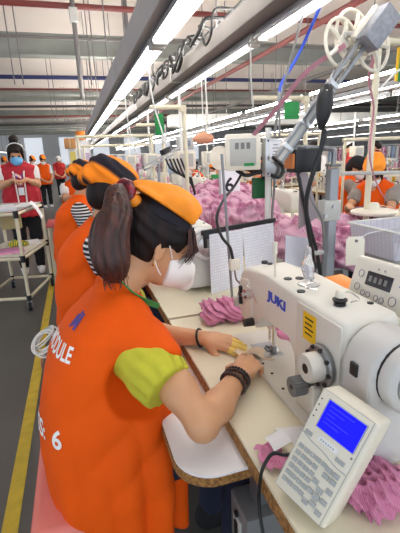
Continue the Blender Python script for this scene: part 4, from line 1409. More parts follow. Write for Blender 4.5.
reel((1.10, 1.56, 1.815), .095, 5, 'reel'); reel((1.19, 1.61, 1.855), .105, 5, 'reel'); reel((1.26, 1.57, 1.82), .105, 5, 'reel')
MB().cyl((1.10, 1.54, 1.84), (1.26, 1.56, 1.86), .012, seg=10).build('reel_axle', STEEL, t)
t = thing('pink_ribbon', 'pink ribbon running slantwise down from the spoked reels', 'ribbon', (1.05, 1.6, 1.8))
band([(1.09, 1.52, 1.80), (.98, 1.62, 1.72), (.92, 1.75, 1.60), (.86, 1.88, 1.49), (.83, 1.95, 1.42)], .020, .0015, RIBBON, 'ribbon_run', t, upv=(.6, .1, -.6))
t = thing('pink_ribbon', 'pink ribbon winding down the right-hand white pole', 'ribbon', (1.5, 1.86, 1.7))
band([(1.30, 1.60, 1.80), (1.42, 1.78, 1.72), (1.525, 1.86, 1.60), (1.51, 1.85, 1.42), (1.53, 1.85, 1.30), (1.60, 1.84, 1.16), (1.70, 1.83, 1.06)], .024, .0015, RIBBON, 'ribbon_run', t, upv=(.3, 1, .2))

# ---- control box on a pole
t = thing('control_box', 'cream control box with a steel front plate on a white pole', 'control box', (.86, 1.95, 1.30))
CM = frame((.94, -.34, 0), (0, 0, 1), (.835, 1.98, 1.405))
MB().box((0, 0, 0), (.175, .175, .16), CM, bev=.006).build('case', BEIGEP, t)
MB().box((.0, 0, .081), (.13, .13, .004), CM, bev=.002).build('front_plate', LGREYP, t)
for k in range(3): MB().box((-.03 + .028 * k, .03, .084), (.018, .03, .003), CM).build('meter', GREYP, t)
MB().box((.03, -.06, .084), (.05, .014, .003), CM).build('badge', GREEN_CARD, t)
SM = frame((.95, .31, 0), (0, 0, 1), (.985, 1.915, 1.375))
MB().box((0, 0, 0), (.15, .185, .03), SM, bev=.004).build('side_plate', STEEL, t)
sp = MB().box((-.01, .025, .0155), (.08, .10, .002), SM).build('notice', PAPER, t)
for k in range(5): MB().box((-.01, .06 - .016 * k, .017), (.045 if k % 2 else .03, .004, .0008), SM).build('printed_line', GREYP, sp)
for sx in (-.06, .06):
    for sy in (-.08, .08): MB().cyl(SM @ V((sx, sy, .014)), SM @ V((sx, sy, .018)), .005, seg=8).build('screw', BLACKP, t)
MB().tube([CM @ V((-.03, -.09, .02)), CM @ V((.02, -.115, .05)), CM @ V((.10, -.10, .04)), SM @ V((0, -.10, .03)), SM @ V((.03, -.05, .03)), SM @ V((-.05, 0, .04))], .010, seg=8, smooth=6).build('loop_cable', BLACKP, t)
MB().tube([CM @ V((.0, -.10, .0)), (.74, 1.85, 1.25), (.60, 1.65, 1.20), (.545, 1.57, 1.14), (.555, 1.545, 1.07), (.59, 1.54, 1.02), (.600, 1.535, .97)], .0065, seg=8, smooth=6).build('drop_cable', BLACKP, t)
t = thing('white_pole', 'thin white pole carrying the cream control box', 'pole', (.975, 1.97, 0))
MB().cyl((.975, 1.965, .0), (.975, 1.965, 1.52), .016, seg=10).build('upright', WPIPE, t)
MB().tube([(1.18, 2.0, 2.06), (1.06, 1.95, 1.75), (1.0, 1.94, 1.5), (1.0, 1.94, 1.25), (.99, 1.935, 1.0), (1.06, 1.9, .80)], .007, seg=6, smooth=5).build('strapped_cable', GREYP, t)
t = thing('thin_rod', 'thin steel rod with a small white switch block in front of the printed sheets', 'rod', (.60, 1.55, TZ))
MB().cyl((.600, 1.55, TZ + .001), (.566, 1.55, 1.40), .006, seg=8).build('rod', DULL_STEEL, t)
MB().box((.607, 1.535, .945), (.046, .024, .05), bev=.005).build('switch_block', BEIGEP, t)
MB().tube([(.607, 1.535, .92), (.612, 1.53, .88), (.630, 1.53, .85), (.615, 1.53, .79)], .004, seg=6, smooth=5).build('lead', mat('mauve_lead', (120, 84, 90), .5), t)
o = thing('green_box', 'small dark green box hanging under the control box', 'box', (.96, 2.0, 1.22))
MB().box((.965, 2.02, 1.215), (.105, .04, .11), bev=.004).build('case', mat('bottle_green', (14, 92, 44), .5, var=.1), o)
MB().box((.965, 2.0, 1.275), (.02, .02, .03)).build('tab', BLACKP, o)

# ---- white pole frame on the right with a green sign
t = thing('pipe_stand', 'white pipe stand on the right with a green sign at the top', 'frame', (1.56, 1.9, 0))
MB().cyl((1.56, 1.9, 0), (1.56, 1.9, 1.93), .017, seg=12).build('upright', PVC, t)
MB().cyl((1.55, 1.9, 1.925), (2.3, 1.93, 1.925), .017, seg=12).build('top_rail', PVC, t)
MB().cyl((1.36, 1.88, 1.275), (2.2, 1.90, 1.245), .011, seg=10).build('cross_rail', LGREYP, t)
MB().box((1.56, 1.9, 1.915), (.05, .05, .05), bev=.008).build('elbow', PVC, t)
MB().tube([(1.57, 1.87, 1.70), (1.66, 1.86, 1.78), (1.80, 1.87, 1.81), (2.0, 1.88, 1.80)], .006, seg=6, smooth=5).build('looped_cord', WPIPE, t)
t = thing('green_sign', 'green sign with a yellow edge hanging from the right-hand pipe stand', 'sign', (1.80, 1.93, 1.9))
MB().box((1.80, 1.935, 1.825), (.16, .008, .165), bev=.002).build('card', GREEN_CARD, t)
MB().box((1.716, 1.933, 1.825), (.012, .010, .165)).build('edge_strip', YELLOWS, t)
MB().tube([(1.78, 1.93, 1.905), (1.78, 1.93, 1.94)], .004, seg=6).build('hook', DULL_STEEL, t)

# ---- basket, card tag and thread stand behind the panel
GRIDP = grid_mat('basket_grid', (240, 240, 244), (206, 206, 222), 6, .4, trans=.3, cell=.5)
t = thing('plastic_basket', 'translucent plastic basket with a grid pattern behind the control panel', 'basket', (1.36, 1.45, .92))
BK = Matrix.Translation((1.50, 1.50, .925))
def bwall(p0, p1, h, lean):
    p0, p1 = V(p0), V(p1)
    n_ = (p1 - p0).cross(V((0, 0, 1))).normalized()
    return lambda u, v: BK @ (p0 + (p1 - p0) * u + V((0, 0, h * v)) + n_ * lean * v)
cs = [(-.22, -.14, 0), (.22, -.14, 0), (.22, .14, 0), (-.22, .14, 0)]
for k in range(4):
    MB().surf(bwall(cs[k], cs[(k + 1) % 4], .125, .02), 6, 4, .003).build('basket_wall', GRIDP, t, smooth=0)
MB().box((0, 0, 0), (.44, .28, .004), BK).build('basket_floor', GRIDP, t)
q = [BK @ V(p) for p in ((-.24, -.16, .127), (.24, -.16, .127), (.24, .16, .127), (-.24, .16, .127), (-.24, -.16, .127))]
MB().tube(q, .006, seg=6).build('rim', WPIPE, t)
t = thing('card_tag', 'cream card tag hanging in front of the translucent basket', 'tag', (1.05, 1.38, 1.0))
MB().prism([(-.040, -.06), (.040, -.06), (.040, .05), (.028, .062), (-.028, .062), (-.040, .05)], .002, frame((.97, -.24, 0), (0, .1, 1), (1.09, 1.38, .985)), bev=.0008).build('card', BEIGEP, t)
MB().cyl((1.09, 1.378, 1.03), (1.09, 1.372, 1.03), .006, seg=10).build('eyelet', GREYP, t)
MB().tube([(1.09, 1.38, 1.03), (1.13, 1.36, 1.06), (1.26, 1.34, 1.08)], .0015, seg=5).build('string', PAPER, t)
t = thing('side_shelf', 'grey shelf board under the translucent basket', 'shelf', (1.35, 1.5, .9))
MB().box((1.53, 1.50, .910), (.48, .34, .02), bev=.003).build('board', LGREYP, t)
for sx in (1.63, 1.75):
    MB().box((sx, 1.5, .84), (.03, .03, .118)).build('leg', DULL_STEEL, t)

def thread_stand(label, loc, group=None):
    t = thing('thread_stand', label, 'thread stand', loc, 0, group)
    x, y, z = loc
    MB().cyl((x, y, z), (x, y, z + .36), .010, seg=10).build('pole', STEEL, t)
    MB().lathe([(.085, 0), (.088, .008), (.08, .014), (.02, .018), (.016, .03)], axis_matrix((0, 0, 1), (x - .07, y, z + .12)), 24).build('cone_plate', BEIGEP, t)
    MB().lathe([(.085, 0), (.088, .008), (.08, .014), (.02, .018), (.016, .03)], axis_matrix((0, 0, 1), (x + .09, y + .02, z + .12)), 24).build('cone_plate', BEIGEP, t)
    MB().box((x, y, z + .36), (.22, .012, .012)).build('guide_bar', STEEL, t)
    for s in (-.07, .09):
        MB().lathe([(.030, 0), (.032, .01), (.020, .10), (.014, .105)], axis_matrix((0, 0, 1), (x + s, y, z + .15)), 16).build('thread_cone', CONE_PINK, t)
    return t
t = thing('cone_holder', 'cream double-disc cone holder in front of the white pole', 'cone holder', (1.60, 1.80, .9))
for (x, y, z) in ((1.575, 1.86, 1.045), (1.73, 1.80, 1.03)):
    MB().lathe([(.115, 0), (.122, .006), (.122, .016), (.110, .022), (.03, .026), (.027, .055), (.020, .062)], axis_matrix((0, 0, 1), (x, y, z)), 32).build('disc', BEIGEP, t)
MB().cyl((1.65, 1.84, TZ + .001), (1.65, 1.84, 1.045), .012, seg=10).build('stem', STEEL, t)
MB().box((1.65, 1.83, 1.035), (.17, .03, .014)).build('cross_arm', STEEL, t)

# ---- cloth heaps in the trough between the rows
pile('garment_heap', 'large heap of crumpled pink garments behind the steel post', 'fabric heap', (1.26, 1.95, .80), (.36, .34, .20), 71, PINK, 34, .009, .013, (24, 60), ridge=1.6)
pile('garment_heap', 'heap of pink garments behind the printed sheets', 'fabric heap', (1.02, 2.72, .86), (.42, .30, .24), 72, PINK, 32, .011, .014, (20, 55), ridge=1.5)
pile('garment_heap', 'long heap of pink garments deeper in the trough beyond the sheets', 'fabric heap', (1.22, 3.55, .86), (.50, .40, .24), 73, PINK, 26, .013, .015, (18, 50), ridge=1.5)
pile('garment_heap', 'low heap of pink cloth beside the translucent basket', 'fabric heap', (1.35, 1.42 + .42, .80), (.2, .12, .14), 74, PINK, 12, .011, .010, (18, 45), ridge=1)
t = thing('trough', 'grey trough running between the two machine rows', 'trough', (1.28, 4, 0))
MB().box((1.28, 6.35, .79), (.66, 9.2, .02)).build('trough_bed', LGREYP, t, smooth=0)
for sx in (.955, 1.605): MB().box((sx, 6.35, .83), (.012, 9.2, .08)).build('side_board', LGREYP, t, smooth=0)
for k in range(6):
    for sx in (1.0, 1.56): MB().box((sx, 1.8 + 1.75 * k, .39), (.035, .035, .78)).build('leg', DULL_STEEL, t)

# ---- blue air hose and hanging cords
t = thing('air_hose', 'bright blue coiled air hose dropping from the lamp trunking', 'hose', (1.45, 2.4, 2.2))
MB().tube([(1.19, 1.9, 2.22), (1.44, 2.2, 2.26), (1.44, 2.40, 2.06), (1.40, 2.45, 1.95), (1.33, 2.5, 1.82), (1.32, 2.5, 1.76)], .010, seg=8, smooth=6).build('hose', BLUE_HOSE, t)
MB().cyl((1.32, 2.5, 1.77), (1.318, 2.5, 1.70), .014, seg=10).build('coupling', DULL_STEEL, t)
MB().tube([(1.318, 2.5, 1.70), (1.31, 2.48, 1.55), (1.30, 2.46, 1.40)], .007, seg=8, smooth=4).build('tail', GREYP, t)
for k, (x, y, z0, z1, m, l) in enumerate(((.60, 3.05, 1.55, 2.05, WPIPE, 'white power cord dropping from the near lamp row beside the green card'),
                                       (1.20, 3.6, 1.40, 2.06, WPIPE, 'white power cord dropping from the second lamp row over the spoked cream reel'),
                                       (.58, 4.3, 1.4, 2.05, WPIPE, 'white power cord dropping from the near lamp row farther down'),
                                       (1.18, 2.6, 1.45, 2.06, LGREYP, 'pale cord dropping from the second lamp row behind the control box'))):
    t = thing('power_cord', l, 'cord', (x, y, z1))
    MB().tube([(x - .02, y, z1), (x, y + .02, (z0 + z1) / 2), (x + .07, y + .05, z0)], .006, seg=6, smooth=5).build('cord_run', m, t)
    MB().box((x + .07, y + .05, z0 - .03), (.03, .03, .06), bev=.006).build('socket', m, t)
# ------------------------------------------------------------------ other people
SCARF_MIX = stripe_mat('orange_navy_scarf', (255, 140, 20), (26, 20, 32), 2.6, distort=2.5, axis='DIAGONAL', width=.5)
SLEEVE_STRIPE = stripe_mat('striped_sleeve', (30, 28, 32), (226, 222, 220), 14, distort=.3, axis='Z', width=.62)

def make_person(name, label, stand=False, res=.011, vest_m=ORANGE, sleeve_m=WHITE_CLOTH, legs_m=BLACK_CLOTH, head_yaw=0.0, head_pitch=.45, reach=.40, hands_z=.82,
                hat='scarf', hat_m=None, mask_m=MASKW, hair_m=HAIR, ponyt=False, long_hair=False, bun=False, lanyard=False, seat_h=.50, spread=.09, lean=.10, neck=0.0):
    """local: facing +X, hip above the origin"""
    t = thing(name, label, 'person')
    dz = .31 if stand else 0.0
    lean = .02 if stand else lean
    nk = np.array([lean, 0, 1.00 + dz])
    H = Head((lean + .055 + .03 * math.sin(head_pitch), 0, 1.115 + dz + neck), headframe(head_yaw, head_pitch), 1.04)
    F = Field((-.26, -.36, .40), (.60, .36, 1.30 + dz), res)
    H.build(F)
    F.chain([H.p(-.03, 0, -.04), nk + (0, 0, .02), nk + (-.02, 0, -.06)], [.052, .053, .08], .03)
    arms = []
    for s in (-1, 1):
        S = nk + (-.015, .165 * s, -.075)
        Wr = np.array([lean + reach, spread * s, hands_z])
        E = (S + Wr) / 2 + np.array([-.06, .07 * s, -.115])
        F.chain([nk + (-.02, .0, -.06), S], [.07, .052], .04)
        F.chain([S, S * .5 + E * .5, E], [.050, .044, .037], .02)
        F.chain([E, E * .6 + Wr * .4, Wr], [.038, .038, .026], .02)
        d = nrm(np.array([lean + reach + .09, .02 * s, hands_z + .0]) - Wr)
        hand(F, Wr, d, nrm((.1, -.3 * s, .9)), s if False else -s, 1.0, curls=(.4, .45, .5, .55), rk=max(1.0, res / .0085))
        arms.append((S, E))
    F.chain([nk + (-.04, 0, -.12), (0, 0, .78 + dz), (0, 0, .60 + dz)], [.07, .09, .10], .05)
    F.mesh('body', SKIN2, t, relax=1)
    # eyes
    if not long_hair:
        MB().ell(H.p(.084, -.031, .006), .013).ell(H.p(.084, .031, .006), .013).build('eye', MATS['eye'], t)
    # legs
    F = Field((-.22, -.30, .0), (.62, .30, .72 + dz), max(res, .012))
    for s in (-1, 1):
        if stand:
            F.chain([(0, .085 * s, .86), (.01, .09 * s, .46), (-.01, .095 * s, .10)], [.105, .070, .056], .03)
        else:
            F.chain([(.0, .10 * s, .575), (.30, .11 * s, .59), (.38, .11 * s, .57)], [.098, .080, .068], .03)
            F.chain([(.38, .11 * s, .57), (.38, .11 * s, .33), (.35, .11 * s, .10)], [.066, .060, .05], .03)
    F.ell((-.01, 0, .60 + dz), (.125, .17, .11), None, .04)
    F.wobble(lambda X, Y, Z, q=sumsin(9, 7, 25, 70): .004 * q(X, Y, Z))
    F.mesh('trousers', legs_m, t, relax=1)
    for s in (-1, 1):
        x0, y0 = (-.03, .095 * s) if stand else (.33, .11 * s)
        F = Field((x0 - .10, y0 - .07, 0), (x0 + .24, y0 + .07, .13), .009)
        F.cone((x0, y0, .045), (x0 + .15, y0, .035), .045, .038, .02).cone((x0, y0, .05), (x0 + .01, y0, .09), .042, .04, .02).plane((0, 0, .004), (0, 0, -1))
        F.mesh('shoe', WHITE_CLOTH if stand else BLACK_CLOTH, t)
    # sleeves
    F = Field((-.26, -.36, .60), (.45, .36, 1.12 + dz), max(res, .010))
    F.chain([nk + (-.03, 0, -.07), (.0, 0, .80 + dz), (0, 0, .66 + dz)], [.075, .105, .11], .05)
    for i, (S, E) in enumerate(arms):
        F.chain([nk + (-.02, .06 * (i * 2 - 1), -.06), S], [.07, .062], .04)
        sleeve(F, S, E, .66 if stand else .62, .056 if stand else .062, .054 if stand else .066, 40 + i)
    F.mesh('shirt', sleeve_m, t, relax=1)
    # vest
    F = Field((-.30, -.34, .36), (.34, .34, 1.10 + dz), max(res, .010))
    lv = [(.40, .02, .18, .21), (.55, .015, .185, .215), (.70, .01, .175, .205), (.84, .012, .155, .195), (.91, .022, .140, .188), (.97, .042, .112, .17), (1.0, .06, .09, .135), (1.03, .075, .072, .09), (1.055, .085, .058, .062)]
    if stand: lv = [(z + .31, (cx - .06) * .7, max(ax * .95, .066), max(ay * (.93 if z > .8 else 1.0), .07)) for z, cx, ax, ay in lv]
    F.stack([(z, cx + ((lean - .09) if not stand else .035), 0, ax, ay) for z, cx, ax, ay in lv], 0, pw=2.4)
    for i, (S, E) in enumerate(arms):
        F.chain([nk + (-.02, .05 * (i * 2 - 1), -.045), S + (.01, -.01 * (i * 2 - 1), .012)], [.055, .050], .05)
    wv = sumsin(55, 7, 8, 24)
    F.wobble(lambda X, Y, Z: .007 * np.sin(13 * np.arctan2(Y, X - .02) + 2 * wv(X, Y, Z)) * np.clip((.86 + dz - Z) / .3, 0, 1) + .004 * np.sin((X * .6 - Z * .8 + Y * .3) * 55 + 2 * wv(X, Y, Z)))
    for i, (S, E) in enumerate(arms):
        sg = i * 2 - 1
        F.ell(S + (.02, .085 * sg, -.075), (.085, .085, .092), None, .01, 'cut')
    F.cone(nk + (.02, 0, .02), nk + (.07, 0, .09), .058, .066, .01, 'cut')
    vt = F.mesh('vest', vest_m, t, relax=2)
    # hair
    F = Field(H.c - .24, H.c + .24, max(res * .8, .007))
    H.skull(F, .014, 0)
    H.ell(F, (-.06, 0, -.02), (.065, .072, .075), .03)
    if bun: H.ell(F, (-.035, 0, .150), (.050, .050, .044), .02)
    H.ell(F, (.118, 0, -.045), (.085, .115, .110), .008, 'cut')
    for s in (-1, 1): H.ell(F, (.032, .085 * s, -.045), (.05, .04, .058), .01, 'cut')
    if long_hair or bun:
        for s in (-1, 1): H.cone(F, (.060, .060 * s, .06), (.050, .078 * s, -.06), .018, .008, .01)
        H.cone(F, (.085, -.04, .065), (.092, .03, .058), .016, .016, .01)
    if ponyt: F.chain([H.p(-.11, 0, .06), H.p(-.16, 0, .03), H.p(-.15, 0, -.14)], [.03, .038, .02], .02)
    F.wobble(lambda X, Y, Z, q=sumsin(8, 6, 40, 120): .002 * q(X, Y, Z))
    F.mesh('hair', hair_m, t, relax=1)
    # headwear
    if hat == 'scarf':
        F = Field(H.c - .24, H.c + .24, max(res * .8, .006))
        H.ell(F, (-.022, 0, .058), (.108, .094, .088), 0)
        H.ell(F, (-.08, 0, .09), (.062, .072, .052), .03)
        H.ell(F, (-.115, 0, .055), (.04, .05, .035), .02)
        H.ell(F, (-.14, .03, .03), (.028, .02, .035), .015); H.ell(F, (-.14, -.03, .03), (.028, .02, .035), .015)
        q = sumsin(66, 6, 20, 60)
        F.wobble(lambda X, Y, Z: .004 * q(X, Y, Z) + .003 * np.sin((X + Z) * 90 + 3 * q(X, Y, Z)))
        F.plane(H.p(0, 0, .035), -H.R[2] + H.R[0] * .35)
        H.ell(F, (.15, 0, .08), (.055, .13, .07), .01, 'cut')
        F.mesh('headscarf', hat_m or SCARF_MIX, t, relax=1)
    elif hat == 'cap':
        F = Field(H.c - .24, H.c + .24, max(res * .8, .007))
        H.ell(F, (-.012, 0, .055), (.106, .088, .085), 0)
        F.plane(H.p(0, 0, .045), -H.R[2])
        cp = F.mesh('cap', hat_m or BLACK_CLOTH, t, relax=1)
        F = Field(H.c - .24, H.c + .24, .007)
        H.ell(F, (.105, 0, .050), (.075, .07, .010), 0)
        H.ell(F, (.04, 0, .046), (.06, .07, .006), .01, 'cut')
        F.mesh('visor', hat_m or BLACK_CLOTH, cp)
    elif hat == 'band':
        q = [V(H.p(.015 - .02 * math.cos(a) * 0 - .0, .091 * math.cos(a), .040 + .085 * math.sin(a))) for a in [PI * k / 16 for k in range(17)]]
        MB().tube(q, .008, seg=8).build('headband', WHITE_CLOTH, t)
    if mask_m is not None:
        F = Field(H.c - .16, H.c + .16, max(res * .6, .006))
        H.ell(F, (.050, 0, -.048), (.074, .066, .062), 0)
        H.ell(F, (.094, 0, -.045), (.036, .030, .042), .02)
        F.plane(H.p(.035, 0, 0), -H.R[0] - H.R[2] * .25)
        F.plane(H.p(.11, 0, -.004), H.R[2] + H.R[0] * .35)
        F.plane(H.p(0, 0, -.104), -H.R[2])
        F.mesh('face_mask', mask_m, t, relax=1)
    if lanyard:
        for s in (-1, 1):
            band([(nk[0] - .03, .062 * s, nk[2] + .02), (nk[0] + .055, .072 * s, nk[2] - .025), (.150, .055 * s, nk[2] - .10), (.182, .050 * s, nk[2] - .20), (.200, .045 * s, nk[2] - .36), (.204, .042 * s, nk[2] - .50)], .016, .003, WHITE_CLOTH, 'strap', t, upv=(0, 1, 0))
        for s in (-1, 1):
            band([(nk[0] + .045, .050 * s, nk[2] - .02), (.150, .03 * s, nk[2] - .12), (.196, .004 * s, nk[2] - .25)], .010, .002, BLUE_PRINT, 'lanyard', t, upv=(0, 1, 0))
        MB().box((.205, 0, nk[2] - .30), (.004, .06, .085), bev=.002).build('badge', PAPER, t)
    else:
        band([(nk[0] + .05, -.055, nk[2] - .03), (nk[0] - .01, -.068, nk[2] + .02), (nk[0] - .045, -.03, nk[2] + .045), (nk[0] - .045, .03, nk[2] + .045), (nk[0] - .01, .068, nk[2] + .02), (nk[0] + .05, .055, nk[2] - .03)], .018, .004, GREEN_BAND, 'lanyard', t, upv=(-.5, 0, .8))
    return t

# the worker at the next machine
w2 = make_person('garment_worker', 'person in an orange vest and striped headscarf at the second machine of the row', res=.008, head_yaw=.35, head_pitch=.35, sleeve_m=SLEEVE_STRIPE, legs_m=NAVY_JEANS, lean=.05, neck=.035, reach=.27)
put(w2, (.06, 1.98, .045), -.16, scale=1.04)
w3 = copy_tree(w2); put(w3, (-.02, 3.55, .03), -.05, 'person in an orange vest at the third machine, mostly hidden behind the second worker')
# stools for them
def stool_at(x, y, label, h=.50):
    t = thing('stool', label, 'stool', (x, y, 0), 0, 'stools along the near row')
    MB().box((x, y, h - .03), (.30, .36, .06), bev=.015).build('seat_pad', PINK_SEAT, t)
    for sx in (-.12, .12):
        for sy in (-.14, .14): MB().box((x + sx, y + sy, (h - .06) / 2), (.03, .03, h - .06)).build('leg', DULL_STEEL, t)
    return t
stool_at(.0, 1.98, 'stool with a pink pad under the second worker of the near row', .58)
stool_at(-.04, 3.55, 'stool with a pink pad under the third worker of the near row', .52)

# standing worker with the red vest
sw = make_person('floor_helper', 'person in a red vest and blue mask standing behind the white cart, looking down', stand=True, res=.008, vest_m=RED_VEST, sleeve_m=WHITE_CLOTH, head_pitch=.38, reach=.20, hands_z=1.14,
                 hat='band', mask_m=MASKB, bun=True, lanyard=True, spread=.07)
put(sw, (-.66, 5.50, 0), -PI / 2 + .12, scale=1.05)
o = MB().surf(lambda u, v: (-.70 + .09 * u, 5.245 - .02 * math.sin(3 * u), 1.225 + .03 * v + .02 * math.sin(4 * u)), 6, 4, .004).build('cloth_scrap', mat('pale_pink', (236, 200, 196), .8), loc=(-.66, 5.24, 1.23))
tag(o, 'small pale cloth scrap held between the standing helper\'s hands', 'fabric')

# ------------------------------------------------------------------ cart of white pipes
cA, cB, cD, cE = V((-.56, 4.0, 0)), V((-.39, 4.74, 0)), V((-.82, 4.84, 0)), V((-.99, 4.10, 0))
cor = [cA, cB, cD, cE]
cart = thing('pipe_cart', 'cream pipe cart with two shelves and castors in front of the standing helper', 'cart', tuple((cA + cD) / 2))
up = lambda p, z: p + V((0, 0, z))
for i, p in enumerate(cor):
    MB().cyl(up(p, .10), up(p, .955), .017, seg=12).build('post', PVC, cart)
    for z in (.94, .52, .125): MB().cyl(up(p, z - .035), up(p, z + .03), .024, seg=12).build('joint', BLACKP, cart)
    cs_ = MB(); cs_.box((p.x, p.y, .095), (.045, .045, .02), bev=.004); cs_.box((p.x - .02, p.y, .062), (.006, .04, .06)); cs_.box((p.x + .02, p.y, .062), (.006, .04, .06))
    co = cs_.build('castor', DULL_STEEL, cart)
    MB().cyl((p.x - .014, p.y, .04), (p.x + .014, p.y, .04), .0395, seg=18).build('wheel', RUBBER, co)
for z in (.94, .52, .125):
    for i in range(4): MB().cyl(up(cor[i], z), up(cor[(i + 1) % 4], z), .016, seg=10).build('rail', PVC, cart)
for z, nm in ((.962, 'top_shelf'), (.542, 'lower_shelf')):
    MB().prism([(p.x, p.y) for p in cor], .012, Matrix.Translation((0, 0, z))).build(nm, LGREYP if z > .9 else BEIGEP, cart, smooth=0)
def lay(name, label, cat, c, w, h, rot, m, z, th=.004, lift=.0, group=None):
    M = Matrix.Translation((c[0], c[1], z)) @ Matrix.Rotation(rot, 4, 'Z')
    o = MB().surf(lambda u, v: M @ V(((u - .5) * w, (v - .5) * h, th + lift * u * u)), 6, 6, th).build(name, m, None, loc=(c[0], c[1], z))
    return tag(o, label, cat, group)
lay('paper_stack', 'stack of printed sheets on the cart\'s top shelf', 'paper', (-.74, 4.25), .30, .40, .2, PRINTED, .974, .02)
lay('paper_sheet', 'white sheet drooping on the right of the cart\'s top shelf', 'paper', (-.53, 4.45), .16, .36, -.2, PAPER, .975, .004)
o = MB().surf(lambda u, v: (-.46 + .10 * u, 4.22 + .24 * v - .03 * u, .985 - .13 * u * u + .03 * (1 - u)), 8, 8, .002).build('paper_sheet', PAPER, loc=(-.46, 4.3, .98))
tag(o, 'white sheet hanging off the cart\'s right edge', 'paper')
lay('cloth_bundle', 'folded pink cloth on the cart\'s lower shelf', 'fabric', (-.74, 4.22), .34, .22, .2, mat('lilac_cloth', (222, 150, 190), .85), .554, .02)
pile('trim_pile', 'green and yellow trimmings on the cart\'s lower shelf', 'trimmings', (-.66, 4.45, .5545), (.13, .10, .05), 81, stripe_mat('green_yellow_trim', (90, 150, 60), (226, 190, 60), 12, distort=8), 12, .010, .006, (30, 80), ridge=2)
lay('paper_stack', 'white papers on the back of the cart\'s lower shelf', 'paper', (-.56, 4.60), .22, .22, .2, PAPER, .555, .015)
o = tag(MB().box((-.70, 4.62, .80), (.20, .06, .16), bev=.012).build('cloth_bag', mat('khaki_bag', (196, 180, 130), .85, var=.15), None, loc=(-.70, 4.62, .8)), 'khaki cloth bag hanging under the cart\'s top shelf', 'bag')
MB().tube([(-.77, 4.62, .87), (-.76, 4.62, .95), (-.64, 4.62, .95), (-.63, 4.62, .87)], .006, seg=6, smooth=4).build('strap', MATS['khaki_bag'], o)

# wire coil on the floor beside the near worker
t = thing('cable_coil', 'silver cable coil hanging beside the near worker\'s back', 'cable', (-.185, 1.56, .70))
for k in range(7):
    q = [(-.188 + .010 * math.sin(k * 2) + .042 * math.cos(a) * (1 + .05 * math.sin(k)), 1.56 + .05 * math.sin(a) + .006 * k, (.703) + .030 * math.sin(a + .25 * k) + .004 * k) for a in [2 * PI * i / 24 for i in range(25)]]
    MB().tube(q, .0034, seg=6).build('loop', STEEL if k % 2 else WPIPE, t)
MB().tube([(-.193, 1.56, .675), (-.210, 1.56, .64), (-.214, 1.57, .60)], .0035, seg=6, smooth=4).build('plug_tail', mat('pinkish_lead', (190, 120, 120), .5), t)
MB().tube([(-.14, 1.57, .72), (.02, 1.52, .715), (.15, 1.42, .71), (.20, 1.39, .712)], .004, seg=6, smooth=4).build('hook_arm', DULL_STEEL, t)

# ------------------------------------------------------------------ stations down the hall
first_stand = thread_stand('thread stand with two pink cones on the third table of the near row', (.80, 3.72, TZ + .001))
ns = 0
lampnames = ordn = ['second', 'third', 'fourth', 'fifth', 'sixth', 'seventh', 'eighth', 'ninth']
for k in range(1, 8):
    y = 1.25 * k
    tb = copy_tree(table); put(tb, (table.location[0], table.location[1] + y, 0), 0, f'cream topped sewing table, {ordn[k-1]} from the camera in the near row', 'sewing tables of the near row')
    m_ = copy_tree(machine); put(m_, (.535, 1.053 + y - .06, TZ), 0, f'white sewing machine on the {ordn[k-1]} table of the near row', 'machines of the near row')
    if k > 2:
        c_ = copy_tree(first_stand); put(c_, (.80, 3.72 + 1.25 * (k - 2), TZ + .001), 0, f'thread stand with pink cones on the {ordn[k-1]} table of the near row', 'thread stands of the near row')
# opposite row, facing back across the trough
OX = 2.00
for k in range(0, 8):
    y = 1.75 + 1.30 * k
    tb = copy_tree(table); put(tb, (OX - .02, y + .1, 0), PI, f'cream sewing table across the trough, {(["nearest"] + ordn)[k]} in its row', 'sewing tables across the trough')
    if k > 0:
        m_ = copy_tree(machine); put(m_, (OX - .22, y + .05, TZ), PI, f'white sewing machine across the trough, {(["nearest"] + ordn)[k]} in its row', 'machines across the trough')
        c_ = copy_tree(first_stand); put(c_, (1.72, y + .45, TZ + .001), PI, f'thread stand with pink cones across the trough, {(["nearest"] + ordn)[k]} in its row', 'thread stands across the trough')
# further rows on the right
ordp = ['nearest', 'second', 'third', 'fourth', 'fifth', 'sixth']
for row, (X0, rz) in enumerate(((3.9, 0), (5.3, PI), (7.2, 0), (9.4, 0))):
    for k in range(6 if row < 2 else 5):
        y = 4.2 + 1.6 * k + .5 * row
        l = ['third', 'fourth', 'fifth', 'sixth'][row]
        tb = copy_tree(table); put(tb, (X0, y, 0), rz, f'cream sewing table in the {l} row over, {ordp[k]} along it', f'tables of the {l} row')
        m_ = copy_tree(machine); put(m_, (X0 - .08 if rz == 0 else X0 + .08, y + .25, TZ), rz, f'white sewing machine in the {l} row over, {ordp[k]} along it', f'machines of the {l} row')
        c_ = copy_tree(first_stand); put(c_, (X0 + (.2 if rz == 0 else -.2), y - .35, TZ + .001), rz, f'thread stand with pink cones in the {l} row over, {ordp[k]} along it', f'thread stands of the {l} row')
        if (k + row) % 2 == 0:
            pile('garment_heap', f'pink garments heaped on the {ordp[k]} table of the {l} row over', 'fabric heap', (X0 + .05, y - .1, TZ + .001), (.24, .22, .16), 200 + row * 10 + k, PINK, 9, .022, .014, (14, 40), ridge=1)

